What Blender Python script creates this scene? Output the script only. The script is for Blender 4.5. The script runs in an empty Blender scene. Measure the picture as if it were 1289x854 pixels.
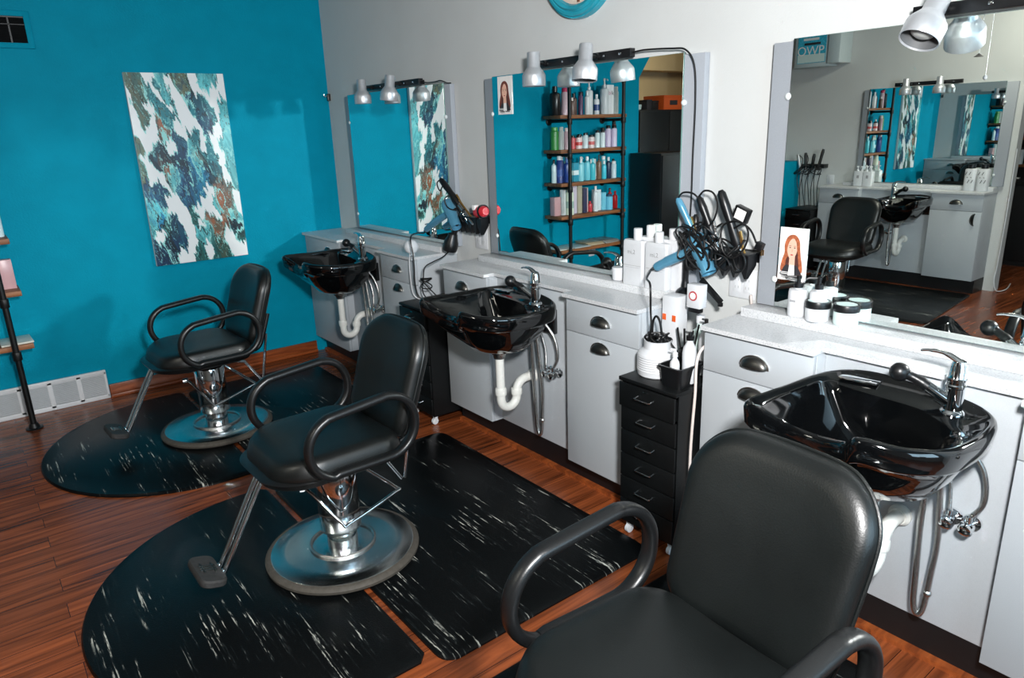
import bpy, bmesh, math, random
from mathutils import Vector, Matrix, noise
PI = math.pi
random.seed(7)
C = bpy.context.scene.collection
scene = bpy.context.scene

# ------------------------------------------------------------------ materials
def lin(c):
    out = []
    for v in c:
        v = v / 255.0
        out.append(v / 12.92 if v <= .04045 else ((v + .055) / 1.055) ** 2.4)
    return (out[0], out[1], out[2], 1.0)

def new_mat(name):
    m = bpy.data.materials.new(name); m.use_nodes = True
    nt = m.node_tree
    b = nt.nodes['Principled BSDF']
    return m, nt, b

def N(nt, typ, **kw):
    n = nt.nodes.new(typ)
    for k, v in kw.items():
        if k in n.inputs: n.inputs[k].default_value = v
        else: setattr(n, k, v)
    return n

def coords(nt, scale=(1, 1, 1), kind='Object', rot=(0, 0, 0)):
    t = nt.nodes.new('ShaderNodeTexCoord'); mp = nt.nodes.new('ShaderNodeMapping')
    mp.inputs['Scale'].default_value = scale
    mp.inputs['Rotation'].default_value = rot
    nt.links.new(t.outputs[kind], mp.inputs['Vector'])
    return mp.outputs['Vector']

def ramp(nt, fac, stops, interp='LINEAR'):
    r = nt.nodes.new('ShaderNodeValToRGB'); cr = r.color_ramp; cr.interpolation = interp
    while len(cr.elements) < len(stops): cr.elements.new(.5)
    for e, (p, c) in zip(cr.elements, stops):
        e.position = p; e.color = c
    nt.links.new(fac, r.inputs['Fac'])
    return r.outputs['Color']

def bump(nt, b, height, strength=.1, dist=.01):
    bp = nt.nodes.new('ShaderNodeBump'); bp.inputs['Strength'].default_value = strength
    bp.inputs['Distance'].default_value = dist
    nt.links.new(height, bp.inputs['Height']); nt.links.new(bp.outputs['Normal'], b.inputs['Normal'])

def simple(name, col, rough=.5, metal=0.0, spec=.5, var=0.0, scale=40, bmp=0.0, bscale=200, coat=0.0):
    m, nt, b = new_mat(name)
    b.inputs['Roughness'].default_value = rough; b.inputs['Metallic'].default_value = metal
    b.inputs['Specular IOR Level'].default_value = spec
    b.inputs['Coat Weight'].default_value = coat; b.inputs['Coat Roughness'].default_value = .05
    c = lin(col)
    v = coords(nt)
    n = N(nt, 'ShaderNodeTexNoise', Scale=scale, Detail=3.0); nt.links.new(v, n.inputs['Vector'])
    k = var if var > 0 else .02
    lo = tuple(max(0, x * (1 - k)) for x in c[:3]) + (1,); hi = tuple(min(1, x * (1 + k)) for x in c[:3]) + (1,)
    nt.links.new(ramp(nt, n.outputs['Fac'], [(.3, lo), (.7, hi)]), b.inputs['Base Color'])
    if bmp > 0:
        n2 = N(nt, 'ShaderNodeTexNoise', Scale=bscale, Detail=3.0); nt.links.new(v, n2.inputs['Vector'])
        bump(nt, b, n2.outputs['Fac'], bmp, .004)
    return m

M = {}
M['teal'] = simple('teal_paint', (0, 138, 166), .6, spec=.06, var=.05, scale=6, bmp=.35, bscale=90)
M['wall'] = simple('beige_paint', (198, 200, 199), .65, spec=.2, var=.02, scale=4, bmp=.15, bscale=120)
M['tan_wall'] = simple('tan_paint', (196, 178, 146), .7, spec=.3, var=.03, scale=4, bmp=.15, bscale=120)
M['ceiling'] = simple('ceiling_paint', (128, 130, 128), .8, spec=.2, var=.03, bmp=.2, bscale=60)
M['grey_lam'] = simple('grey_laminate', (174, 180, 185), .42, spec=.4, var=.05, scale=500, bmp=.06, bscale=600)
M['board'] = simple('grey_board', (156, 161, 168), .45, spec=.4, var=.05, scale=450)
M['plinth'] = simple('black_toe_kick', (14, 15, 17), .45, var=.1)
M['black_plastic'] = simple('black_plastic', (14, 15, 17), .35, spec=.5, var=.1, bmp=.03)
M['black_satin'] = simple('black_satin_arm', (15, 16, 17), .36, spec=.5, var=.1, bmp=.06, bscale=300)
M['black_paint'] = simple('black_painted_steel', (11, 13, 14), .42, spec=.35, var=.1, bmp=.05, bscale=500)
M['black_gloss'] = simple('black_gloss_basin', (6, 7, 8), .06, spec=.6, var=.05, coat=.6)
M['black_cord'] = simple('black_cord', (12, 12, 13), .4, var=.1)
M['chrome'] = simple('chrome', (225, 228, 230), .07, metal=1.0)
M['steel'] = simple('braided_steel', (206, 206, 204), .26, metal=1.0, var=.25, scale=300, bmp=.3, bscale=500)
M['silver'] = simple('satin_silver', (196, 199, 203), .36, metal=.6, var=.04, bmp=.03)
M['pewter'] = simple('pewter_pull', (98, 97, 94), .36, metal=1.0, var=.1)
M['white_plastic'] = simple('white_plastic', (208, 210, 213), .35, spec=.5, var=.02)
M['white_pipe'] = simple('white_pipe', (222, 222, 216), .4, spec=.5, var=.03)
M['frost'] = simple('frosted_white', (206, 226, 222), .25, spec=.5, var=.02)
M['paper'] = simple('white_paper', (232, 230, 228), .6, spec=.3, var=.02)
M['rubber'] = simple('worn_rubber', (74, 70, 64), .6, spec=.3, var=.15, scale=60, bmp=.1)
M['pad_rubber'] = simple('tread_rubber', (52, 52, 52), .65, spec=.3, var=.2, scale=60, bmp=.1)
M['blue_metal'] = simple('metallic_blue', (92, 154, 184), .28, metal=.35, var=.05)
M['gold'] = simple('brass', (190, 150, 90), .3, metal=1.0)
M['red'] = simple('red_plastic', (190, 40, 50), .35)
M['orange'] = simple('orange_plastic', (214, 88, 30), .4)
M['skin'] = simple('printed_skin', (226, 178, 156), .6, var=.04)
M['hair'] = simple('printed_auburn_hair', (168, 92, 58), .6, var=.35, scale=90)
M['hair_mid'] = simple('printed_chestnut_hair', (112, 58, 48), .6, var=.3, scale=90)
M['hair_dark'] = simple('printed_dark_hair', (78, 40, 34), .6, var=.3, scale=90)
M['blush'] = simple('printed_blush', (214, 160, 140), .6)
M['lips'] = simple('printed_lips', (176, 70, 74), .6)
M['ink'] = simple('dark_print', (44, 42, 46), .6)
M['grey_ink'] = simple('grey_print', (150, 150, 152), .6)
M['teal_frame'] = simple('glossy_teal_frame', (40, 150, 170), .25, var=.1, scale=20)
M['rust'] = simple('rusty_dial', (214, 200, 186), .6, var=.1)
M['rust_spot'] = simple('brown_dial_mark', (120, 72, 50), .7, var=.2)
M['lampshade_in'] = simple('white_bulb_glass', (176, 178, 176), .3)
M['louvre_grey'] = simple('grey_louvre', (176, 180, 184), .5)
M['shade_grey'] = simple('dull_grey_lining', (84, 86, 88), .6)
M['dark_room'] = simple('dark_cabinet', (18, 20, 22), .4, var=.1)
M['pink'] = simple('pink_card', (196, 150, 168), .5)
M['lightgrey_box'] = simple('light_grey_plastic', (186, 198, 200), .45)
M['cyan_print'] = simple('cyan_print', (58, 176, 204), .5, var=.3, scale=60)

M['pinkish'] = simple('ivory_cord', (216, 204, 198), .45)
# mirror glass
m, nt, b = new_mat('mirror_silver')
b.inputs['Metallic'].default_value = 1; b.inputs['Roughness'].default_value = 0.0
v = coords(nt); n = N(nt, 'ShaderNodeTexNoise', Scale=2.0); nt.links.new(v, n.inputs['Vector'])
nt.links.new(ramp(nt, n.outputs['Fac'], [(0, (.88, .93, .91, 1)), (1, (.90, .94, .92, 1))]), b.inputs['Base Color'])
M['mirror'] = m
M['glass_edge'] = simple('green_glass_edge', (92, 128, 120), .15, spec=.6)

# clear clips
M['clip'] = simple('clear_clip', (214, 220, 220), .2, spec=.6)

# leather
def leather(name, col):
    m, nt, b = new_mat(name)
    v = coords(nt)
    n = N(nt, 'ShaderNodeTexNoise', Scale=5.0, Detail=4.0); nt.links.new(v, n.inputs['Vector'])
    c = lin(col)
    nt.links.new(ramp(nt, n.outputs['Fac'], [(.3, tuple(x * .8 for x in c[:3]) + (1,)), (.7, tuple(x * 1.2 for x in c[:3]) + (1,))]), b.inputs['Base Color'])
    r = nt.nodes.new('ShaderNodeMapRange'); r.inputs['To Min'].default_value = .35; r.inputs['To Max'].default_value = .47
    nt.links.new(n.outputs['Fac'], r.inputs['Value']); nt.links.new(r.outputs['Result'], b.inputs['Roughness'])
    b.inputs['Specular IOR Level'].default_value = .62
    vo = N(nt, 'ShaderNodeTexVoronoi', Scale=260.0); nt.links.new(v, vo.inputs['Vector'])
    n2 = N(nt, 'ShaderNodeTexNoise', Scale=14.0, Detail=6.0); nt.links.new(v, n2.inputs['Vector'])
    a = nt.nodes.new('ShaderNodeMath'); a.operation = 'ADD'
    nt.links.new(vo.outputs['Distance'], a.inputs[0]); nt.links.new(n2.outputs['Fac'], a.inputs[1])
    bump(nt, b, a.outputs[0], .06, .003)
    return m
M['leather'] = leather('black_leather', (6, 9.5, 9.5))

# brushed base plate
m, nt, b = new_mat('brushed_steel')
b.inputs['Metallic'].default_value = 1; b.inputs['Roughness'].default_value = .22
b.inputs['Anisotropic'].default_value = .75
tg = nt.nodes.new('ShaderNodeTangent'); tg.direction_type = 'RADIAL'; tg.axis = 'Z'
nt.links.new(tg.outputs[0], b.inputs['Tangent'])
v = coords(nt); g = nt.nodes.new('ShaderNodeTexNoise'); g.inputs['Scale'].default_value = 3
nt.links.new(v, g.inputs['Vector'])
nt.links.new(ramp(nt, g.outputs['Fac'], [(.3, lin((176, 182, 184))), (.7, lin((200, 204, 204)))]), b.inputs['Base Color'])
M['brushed'] = m

# counter: white terrazzo-ish laminate
m, nt, b = new_mat('speckled_countertop')
b.inputs['Roughness'].default_value = .3
v = coords(nt)
n = N(nt, 'ShaderNodeTexNoise', Scale=170.0, Detail=2.0); nt.links.new(v, n.inputs['Vector'])
n2 = N(nt, 'ShaderNodeTexNoise', Scale=420.0, Detail=2.0); nt.links.new(v, n2.inputs['Vector'])
ad = nt.nodes.new('ShaderNodeMath'); ad.operation = 'MULTIPLY'; nt.links.new(n.outputs['Fac'], ad.inputs[0]); nt.links.new(n2.outputs['Fac'], ad.inputs[1])
nt.links.new(ramp(nt, ad.outputs[0], [(.12, lin((160, 162, 164))), (.2, lin((190, 192, 194))), (.32, lin((204, 205, 207)))]), b.inputs['Base Color'])
M['counter'] = m

# wood floor: planks along X
def wood(name, dark, light, plank=True, rough=.25):
    m, nt, b = new_mat(name)
    b.inputs['Roughness'].default_value = rough
    tc = nt.nodes.new('ShaderNodeTexCoord')
    br = nt.nodes.new('ShaderNodeTexBrick')
    br.offset = .37; br.inputs['Scale'].default_value = 1.0
    br.inputs['Brick Width'].default_value = 1.15; br.inputs['Row Height'].default_value = .098
    br.inputs['Mortar Size'].default_value = .0012 if plank else 0.0
    br.inputs['Mortar Smooth'].default_value = .2; br.inputs['Bias'].default_value = 0
    br.inputs['Color1'].default_value = (0, 0, 0, 1); br.inputs['Color2'].default_value = (1, 1, 1, 1); br.inputs['Mortar'].default_value = (.3, .3, .3, 1)
    nt.links.new(tc.outputs['Object'], br.inputs['Vector'])
    mp = nt.nodes.new('ShaderNodeMapping'); mp.inputs['Scale'].default_value = (1.6, 26, 26)
    nt.links.new(tc.outputs['Object'], mp.inputs['Vector'])
    # shift the grain per plank
    sh = nt.nodes.new('ShaderNodeVectorMath'); sh.operation = 'MULTIPLY_ADD'
    sh.inputs[1].default_value = (9, 7, 3)
    nt.links.new(br.outputs['Color'], sh.inputs[0]); nt.links.new(mp.outputs['Vector'], sh.inputs[2])
    n = N(nt, 'ShaderNodeTexNoise', Scale=1.0, Detail=7.0, Distortion=1.2); nt.links.new(sh.outputs[0], n.inputs['Vector'])
    d, l = lin(dark), lin(light)
    mid = tuple((a + c) / 2 for a, c in zip(d, l))
    col = ramp(nt, n.outputs['Fac'], [(.28, d), (.5, mid), (.72, l)])
    mx = nt.nodes.new('ShaderNodeMix'); mx.data_type = 'RGBA'; mx.blend_type = 'MULTIPLY'; mx.inputs[0].default_value = .5
    nt.links.new(col, mx.inputs[6])
    tone = ramp(nt, br.outputs['Color'], [(0, (.55, .55, .55, 1)), (1, (1, 1, 1, 1))])
    nt.links.new(tone, mx.inputs[7])
    mo = nt.nodes.new('ShaderNodeMix'); mo.data_type = 'RGBA'; mo.blend_type = 'MIX'
    nt.links.new(br.outputs['Fac'], mo.inputs[0]); nt.links.new(mx.outputs[2], mo.inputs[6]); mo.inputs[7].default_value = tuple(x * .35 for x in d[:3]) + (1,)
    nt.links.new(mo.outputs[2], b.inputs['Base Color'])
    bump(nt, b, n.outputs['Fac'], .06, .003)
    return m
M['floor'] = wood('red_brown_plank_floor', (64, 29, 16), (164, 86, 46))
M['wood_trim'] = wood('varnished_wood_trim', (104, 46, 22), (176, 92, 44), plank=False, rough=.35)
M['shelf_wood'] = wood('stained_shelf_board', (92, 54, 30), (164, 104, 60), plank=False, rough=.5)

# black mat with marbled streaks running along Y
m, nt, b = new_mat('marbled_rubber_mat')
b.inputs['Roughness'].default_value = .32; b.inputs['Specular IOR Level'].default_value = .16
tc = nt.nodes.new('ShaderNodeTexCoord')
mp = nt.nodes.new('ShaderNodeMapping'); mp.inputs['Scale'].default_value = (78, 2.6, 3.0); mp.inputs['Rotation'].default_value = (0, 0, .06)
nt.links.new(tc.outputs['Object'], mp.inputs['Vector'])
n = N(nt, 'ShaderNodeTexNoise', Scale=1.0, Detail=5.0, Distortion=.6, Roughness=.6); nt.links.new(mp.outputs['Vector'], n.inputs['Vector'])
mp2 = nt.nodes.new('ShaderNodeMapping'); mp2.inputs['Scale'].default_value = (9, 3.4, 3)
nt.links.new(tc.outputs['Object'], mp2.inputs['Vector'])
n2 = N(nt, 'ShaderNodeTexNoise', Scale=1.0, Detail=2.0); nt.links.new(mp2.outputs['Vector'], n2.inputs['Vector'])
mp3 = nt.nodes.new('ShaderNodeMapping'); mp3.inputs['Scale'].default_value = (190, 26, 30)
nt.links.new(tc.outputs['Object'], mp3.inputs['Vector'])
n3 = N(nt, 'ShaderNodeTexNoise', Scale=1.0, Detail=3.0); nt.links.new(mp3.outputs['Vector'], n3.inputs['Vector'])
s1 = ramp(nt, n.outputs['Fac'], [(.545, (0, 0, 0, 1)), (.64, (1, 1, 1, 1))])
s2 = ramp(nt, n2.outputs['Fac'], [(.46, (0, 0, 0, 1)), (.62, (1, 1, 1, 1))])
s3 = ramp(nt, n3.outputs['Fac'], [(.42, (.05, .05, .05, 1)), (.6, (1, 1, 1, 1))])
a1 = nt.nodes.new('ShaderNodeMath'); a1.operation = 'MULTIPLY'; nt.links.new(s1, a1.inputs[0]); nt.links.new(s2, a1.inputs[1])
a2 = nt.nodes.new('ShaderNodeMath'); a2.operation = 'MULTIPLY'; nt.links.new(a1.outputs[0], a2.inputs[0]); nt.links.new(s3, a2.inputs[1])
nt.links.new(ramp(nt, a2.outputs[0], [(0, lin((9, 11, 12))), (.25, lin((32, 36, 37))), (1, lin((190, 190, 180)))]), b.inputs['Base Color'])
nb = N(nt, 'ShaderNodeTexNoise', Scale=240.0, Detail=2.0); nt.links.new(tc.outputs['Object'], nb.inputs['Vector'])
bump(nt, b, nb.outputs['Fac'], .18, .003)
M['mat'] = m

# painting uses a colour attribute (pigment of the artwork itself)
m, nt, b = new_mat('poured_acrylic_paint')
b.inputs['Roughness'].default_value = .3
at = nt.nodes.new('ShaderNodeVertexColor'); at.layer_name = 'pigment'
nt.links.new(at.outputs['Color'], b.inputs['Base Color'])
M['painting'] = m

# ------------------------------------------------------------------ mesh helper
def cr(pts, n=8, closed=False):
    """Catmull-Rom through control points (any dimension)."""
    P = [tuple(p) for p in pts]; L = len(P); out = []
    segs = L if closed else L - 1
    for i in range(segs):
        if closed: p0, p1, p2, p3 = P[(i - 1) % L], P[i], P[(i + 1) % L], P[(i + 2) % L]
        else: p0, p1, p2, p3 = P[max(i - 1, 0)], P[i], P[i + 1], P[min(i + 2, L - 1)]
        for k in range(n):
            t = k / n
            out.append(tuple(.5 * ((2 * b_) + (-a + c) * t + (2 * a - 5 * b_ + 4 * c - d) * t * t + (-a + 3 * b_ - 3 * c + d) * t ** 3) for a, b_, c, d in zip(p0, p1, p2, p3)))
    if not closed: out.append(P[-1])
    return out

class MB:
    def __init__(self): self.bm = bmesh.new()
    def box(self, lo, hi, bevel=.0, rot=None, seg=2):
        lo, hi = Vector(lo), Vector(hi); c = (lo + hi) / 2; s = hi - lo
        r = bmesh.ops.create_cube(self.bm, size=1.0)
        vs = r['verts']
        for v in vs: v.co = Vector((v.co.x * s.x, v.co.y * s.y, v.co.z * s.z))
        if bevel > 0:
            es = list({e for v in vs for e in v.link_edges})
            rr = bmesh.ops.bevel(self.bm, geom=es, offset=bevel, segments=seg, affect='EDGES', profile=.5)
            seen = set(vs); 
            vs = [v for v in set(rr['verts']) | {v for v in seen if v.is_valid}]
        for v in vs:
            if rot is not None: v.co = rot @ v.co
            v.co += c
        return self
    def rings(self, rings, cap0=True, cap1=True, closed=True):
        bv = [[self.bm.verts.new(p) for p in r] for r in rings]
        n = len(bv[0])
        for a, b_ in zip(bv, bv[1:]):
            for i in range(n if closed else n - 1):
                j = (i + 1) % n
                try: self.bm.faces.new((a[i], a[j], b_[j], b_[i]))
                except ValueError: pass
        if cap0: self.bm.faces.new(list(reversed(bv[0])))
        if cap1: self.bm.faces.new(bv[-1])
        return self
    def tube(self, pts, r, n=10, closed=False, smooth=0, flat=None, cap=True):
        """sweep; r number or list; flat=(dir, k): squash k along dir"""
        if smooth: pts = cr(pts, smooth, closed)
        P = [Vector(p) for p in pts]; L = len(P)
        T = []
        for i in range(L):
            if closed: t = P[(i + 1) % L] - P[i - 1]
            else: t = P[min(i + 1, L - 1)] - P[max(i - 1, 0)]
            if t.length < 1e-9: t = Vector((0, 0, 1))
            T.append(t.normalized())
        up = Vector((0, 0, 1)) if abs(T[0].z) < .9 else Vector((1, 0, 0))
        if flat is not None: up = Vector(flat[0])
        u = (up - T[0] * up.dot(T[0])).normalized()
        rings = []
        for i in range(L):
            if flat is not None: u = (Vector(flat[0]) - T[i] * Vector(flat[0]).dot(T[i])).normalized()
            else:
                u = (u - T[i] * u.dot(T[i])).normalized()
            w = T[i].cross(u)
            rr = r[i * (len(r) - 1) // max(L - 1, 1)] if isinstance(r, (list, tuple)) else r
            k = flat[1] if flat is not None else 1.0
            rings.append([P[i] + u * (math.cos(2 * PI * a / n) * rr * k) + w * (math.sin(2 * PI * a / n) * rr) for a in range(n)])
        if closed: rings.append(rings[0]); cap = False
        if closed:
            bv = [[self.bm.verts.new(p) for p in q] for q in rings[:-1]]
            for i in range(L):
                a, b_ = bv[i], bv[(i + 1) % L]
                for q in range(n):
                    try: self.bm.faces.new((a[q], a[(q + 1) % n], b_[(q + 1) % n], b_[q]))
                    except ValueError: pass
        else: self.rings(rings, cap, cap)
        return self
    def lathe(self, prof, c=(0, 0, 0), n=32, axis=None, cap=True):
        """prof: list of (r, h) along axis (default z)"""
        ax = Vector(axis).normalized() if axis else Vector((0, 0, 1))
        q = Vector((0, 0, 1)).rotation_difference(ax)
        c = Vector(c)
        rings = [[c + q @ Vector((max(r, 1e-5) * math.cos(2 * PI * i / n), max(r, 1e-5) * math.sin(2 * PI * i / n), h)) for i in range(n)] for r, h in prof]
        return self.rings(rings, cap, cap)
    def ball(self, c, r, sc=(1, 1, 1), u=20, v=12):
        rings = []
        for j in range(1, v):
            th = PI * j / v
            rings.append([(c[0] + r * sc[0] * math.sin(th) * math.cos(2 * PI * i / u), c[1] + r * sc[1] * math.sin(th) * math.sin(2 * PI * i / u), c[2] - r * sc[2] * math.cos(th)) for i in range(u)])
        return self.rings(rings, True, True)
    def prism(self, poly, z0, z1):
        return self.rings([[(x, y, z0) for x, y in poly], [(x, y, z1) for x, y in poly]])
    def poly(self, pts):
        self.bm.faces.new([self.bm.verts.new(p) for p in pts]); return self
    def xform(self, mat):
        for v in self.bm.verts: v.co = mat @ v.co
        return self
    def mesh(self, name, ang=38):
        bmesh.ops.recalc_face_normals(self.bm, faces=self.bm.faces[:])
        me = bpy.data.meshes.new(name); self.bm.to_mesh(me); self.bm.free()
        for p in me.polygons: p.use_smooth = True
        me.set_sharp_from_angle(angle=math.radians(ang))
        return me
    def build(self, name, mat, parent=None, label=None, ang=38, world=False):
        """world=True: coordinates are world ones, keep them under the (unrotated) parent"""
        if world and parent is not None:
            o = parent.location
            for v in self.bm.verts: v.co -= o
        me = self.mesh(name, ang)
        me.materials.append(M[mat] if isinstance(mat, str) else mat)
        ob = bpy.data.objects.new(name, me); C.objects.link(ob)
        if parent is not None: ob.parent = parent
        if label: ob['label'] = label
        return ob

def thing(name, label, cat, loc=(0, 0, 0), rotz=0, group=None):
    o = bpy.data.objects.new(name, None); C.objects.link(o); o.empty_display_size = .1
    o.location = loc; o.rotation_euler = (0, 0, rotz)
    o['label'] = label; o['category'] = cat
    if group: o['group'] = group
    return o
def tag(o, label, cat, group=None, kind=None):
    o['label'] = label; o['category'] = cat
    if group: o['group'] = group
    if kind: o['kind'] = kind
    return o
def struct(o, label=None, cat=None):
    o['kind'] = 'structure'
    if label: o['label'] = label
    if cat: o['category'] = cat
    return o
def centre(o):
    """move a top-level mesh's origin to the centre of its base"""
    me = o.data
    xs = [v.co for v in me.vertices]
    c = Vector(((min(v.x for v in xs) + max(v.x for v in xs)) / 2, (min(v.y for v in xs) + max(v.y for v in xs)) / 2, min(v.z for v in xs)))
    for v in me.vertices: v.co -= c
    o.location = c
    return o
def kids(o): return [x for x in bpy.data.objects if x.parent == o]
def dup(o, parent=None):
    ch = kids(o)
    c = o.copy(); C.objects.link(c); c.parent = parent
    for k in ch: dup(k, c)
    return c
def copy_thing(root, loc, rotz, label, group=None):
    r = dup(root); r.location = loc; r.rotation_euler = (0, 0, rotz); r['label'] = label
    if group: r['group'] = group
    return r
def text_mesh(body, size, mat, name, depth=.0006, mtx=None, parent=None, flip=False):
    cu = bpy.data.curves.new(name, 'FONT'); cu.body = body; cu.size = size; cu.extrude = depth
    cu.align_x = 'CENTER'; cu.align_y = 'CENTER'
    t = bpy.data.objects.new('tmp_text', cu); C.objects.link(t)
    bpy.context.view_layer.update()
    dg = bpy.context.evaluated_depsgraph_get()
    me = bpy.data.meshes.new_from_object(t.evaluated_get(dg))
    bpy.data.objects.remove(t)
    if flip:
        for v in me.vertices: v.co.x = -v.co.x
    if mtx is not None: me.transform(mtx)
    me.materials.clear(); me.materials.append(M[mat])
    ob = bpy.data.objects.new(name, me); C.objects.link(ob)
    if parent is not None: ob.parent = parent
    return ob

# ------------------------------------------------------------------ setting
CH = 2.9
def sbox(name, lo, hi, mat, label=None, bevel=0):
    o = MB().box(lo, hi, bevel).build(name, mat)
    return struct(o, label)
sbox('floor', (-9.1, -6.83, -.12), (.12, 2.62, 0), 'floor')
sbox('ceiling', (-9.1, -6.83, CH), (.12, 2.62, CH + .1), 'ceiling')
sbox('wall_right', (0, -6.7, 0), (.12, .12, CH), 'wall')
# teal wall with its chamfered opening into the back area
o = MB()
poly = [(0, 0), (0, CH), (-8.98, CH), (-8.98, 2.42), (-3.70, 2.42), (-3.43, 2.07), (-3.43, 0)]
o.rings([[(x, 0, z) for x, z in poly], [(x, .12, z) for x, z in poly]])
struct(o.build('wall_back', 'teal'))
sbox('wall_rear', (-9.0, 2.5, 0), (-3.31, 2.62, CH), 'tan_wall')
sbox('wall_side', (-3.43, .12, 0), (-3.31, 2.5, CH), 'tan_wall')
sbox('wall_left', (-9.1, -6.7, 0), (-9.0, 2.5, CH), 'wall')
sbox('wall_partition', (-5.41, -2.79, 0), (-5.29, 0, CH), 'wall')
sbox('trim_5', (-8.9, 2.2, 2.36), (-3.43, 2.5, CH), 'tan_wall')
# front wall behind the camera with a shop window
wx0, wx1, wz0, wz1 = -2.2, -.2, .85, 2.35
o = MB()
o.box((-9.0, -6.82, 0), (wx0, -6.7, CH)); o.box((wx1, -6.82, 0), (.12, -6.7, CH))
o.box((wx0, -6.82, 0), (wx1, -6.7, wz0)); o.box((wx0, -6.82, wz1), (wx1, -6.7, CH))
struct(o.build('wall_front', 'wall'))
o = MB()
for lo, hi in (((wx0, -6.8, wz0), (wx0 + .06, -6.72, wz1)), ((wx1 - .06, -6.8, wz0), (wx1, -6.72, wz1)), ((wx0, -6.8, wz0), (wx1, -6.72, wz0 + .06)), ((wx0, -6.8, wz1 - .06), (wx1, -6.72, wz1)), ((-1.63, -6.8, wz0), (-1.17, -6.72, wz1))):
    o.box(lo, hi, .005)
struct(o.build('window_1', 'paper'))
# baseboard and trims
o = MB().box((-1.76, -.018, 0), (-.31, 0, .088), .004)
o.box((-1.76, -.034, 0), (-.31, -.018, .022), .006)
struct(o.build('baseboard_back', 'wood_trim'))
o = MB().box((-3.43, -.018, 0), (-2.56, 0, .088), .004)
struct(o.build('baseboard_back_2', 'wood_trim'))
for k, (a, b_) in enumerate(((-1.61, -.02), (-3.33, -1.915), (-5.1, -3.645))):
    o = MB().prism([(-.2275, a), (-.252, a), (-.252, b_), (-.2275, b_)], 0, .02)
    struct(o.build('trim_%d' % (k + 1), 'wood_trim'))

# hook at the corner of the walls
h = thing('wall_hook', 'tiny metal hook high in the corner where teal meets beige wall', 'hook', (-.012, -.03, 1.86))
MB().box((-.01, -.012, 0), (.012, .012, .05), .003).build('back_plate', 'pewter', h)
MB().tube([(-.01, 0, .035), (-.03, 0, .03), (-.034, 0, .045)], .004, 8, smooth=4).build('hook', 'chrome', h)

# ---- return-air vents on the teal wall
v_ = thing('baseboard_vent', 'long white slotted vent grille at the foot of the teal wall', 'vent', (-2.16, 0, 0))
x0, x1, zt = -2.56, -1.763, .196
o = MB()
o.box((x0, -.022, 0), (x1, -.002, .03), .004); o.box((x0, -.022, zt - .03), (x1, -.002, zt), .004)
n_p = 5; pw = (x1 - x0) / n_p
for i in range(n_p + 1):
    xc = x0 + i * pw
    o.box((max(x0, xc - .014), -.022, .012), (min(x1, xc + .014), -.002, zt - .012), .003)
o.build('frame', 'white_plastic', v_, world=True)
o = MB()
for i in range(16):
    z = .036 + i * .0084
    o.rings([[(x0 + .01, -.019, z - .0026), (x0 + .01, -.018, z + .0036), (x0 + .01, -.006, z + .0036), (x0 + .01, -.007, z - .0026)],
             [(x1 - .01, -.019, z - .0026), (x1 - .01, -.018, z + .0036), (x1 - .01, -.006, z + .0036), (x1 - .01, -.007, z - .0026)]])
o.build('louvre', 'louvre_grey', v_, world=True)
MB().box((x0 + .01, -.003, .02), (x1 - .01, 0, zt - .02)).build('duct_backing', 'dark_room', v_, world=True)

v_ = thing('wall_vent', 'teal-painted frame with dark louvred vent high on the teal wall', 'vent', (-2.0, 0, 2.155))
x0, x1, z0, z1 = -2.30, -1.772, 2.155, 2.355
o = MB()
o.box((x0, -.014, z0), (x1, 0, z0 + .03), .004); o.box((x0, -.014, z1 - .03), (x1, 0, z1), .004)
o.box((x0, -.0141, z0), (x0 + .032, 0, z1), .004); o.box((x1 - .032, -.0141, z0), (x1, 0, z1), .004)
o.build('frame', 'teal', v_, world=True)
o = MB()
for i in range(22):
    z = z0 + .034 + i * .006
    o.rings([[(x0 + .03, -.009, z + .002), (x0 + .03, -.008, z + .003), (x0 + .03, -.002, z - .002), (x0 + .03, -.003, z - .003)],
             [(x1 - .03, -.009, z + .002), (x1 - .03, -.008, z + .003), (x1 - .03, -.002, z - .002), (x1 - .03, -.003, z - .003)]])
o.box((x1 - .112, -.0085, z0 + .03), (x1 - .104, -.004, z1 - .03)); o.box((x0 + .03, -.0085, z1 - .075), (x1 - .03, -.004, z1 - .071))
o.build('louvre', 'dark_room', v_, world=True)
MB().box((x0 + .02, -.0025, z0 + .02), (x1 - .02, 0, z1 - .02)).build('duct_backing', 'black_plastic', v_, world=True)

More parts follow.
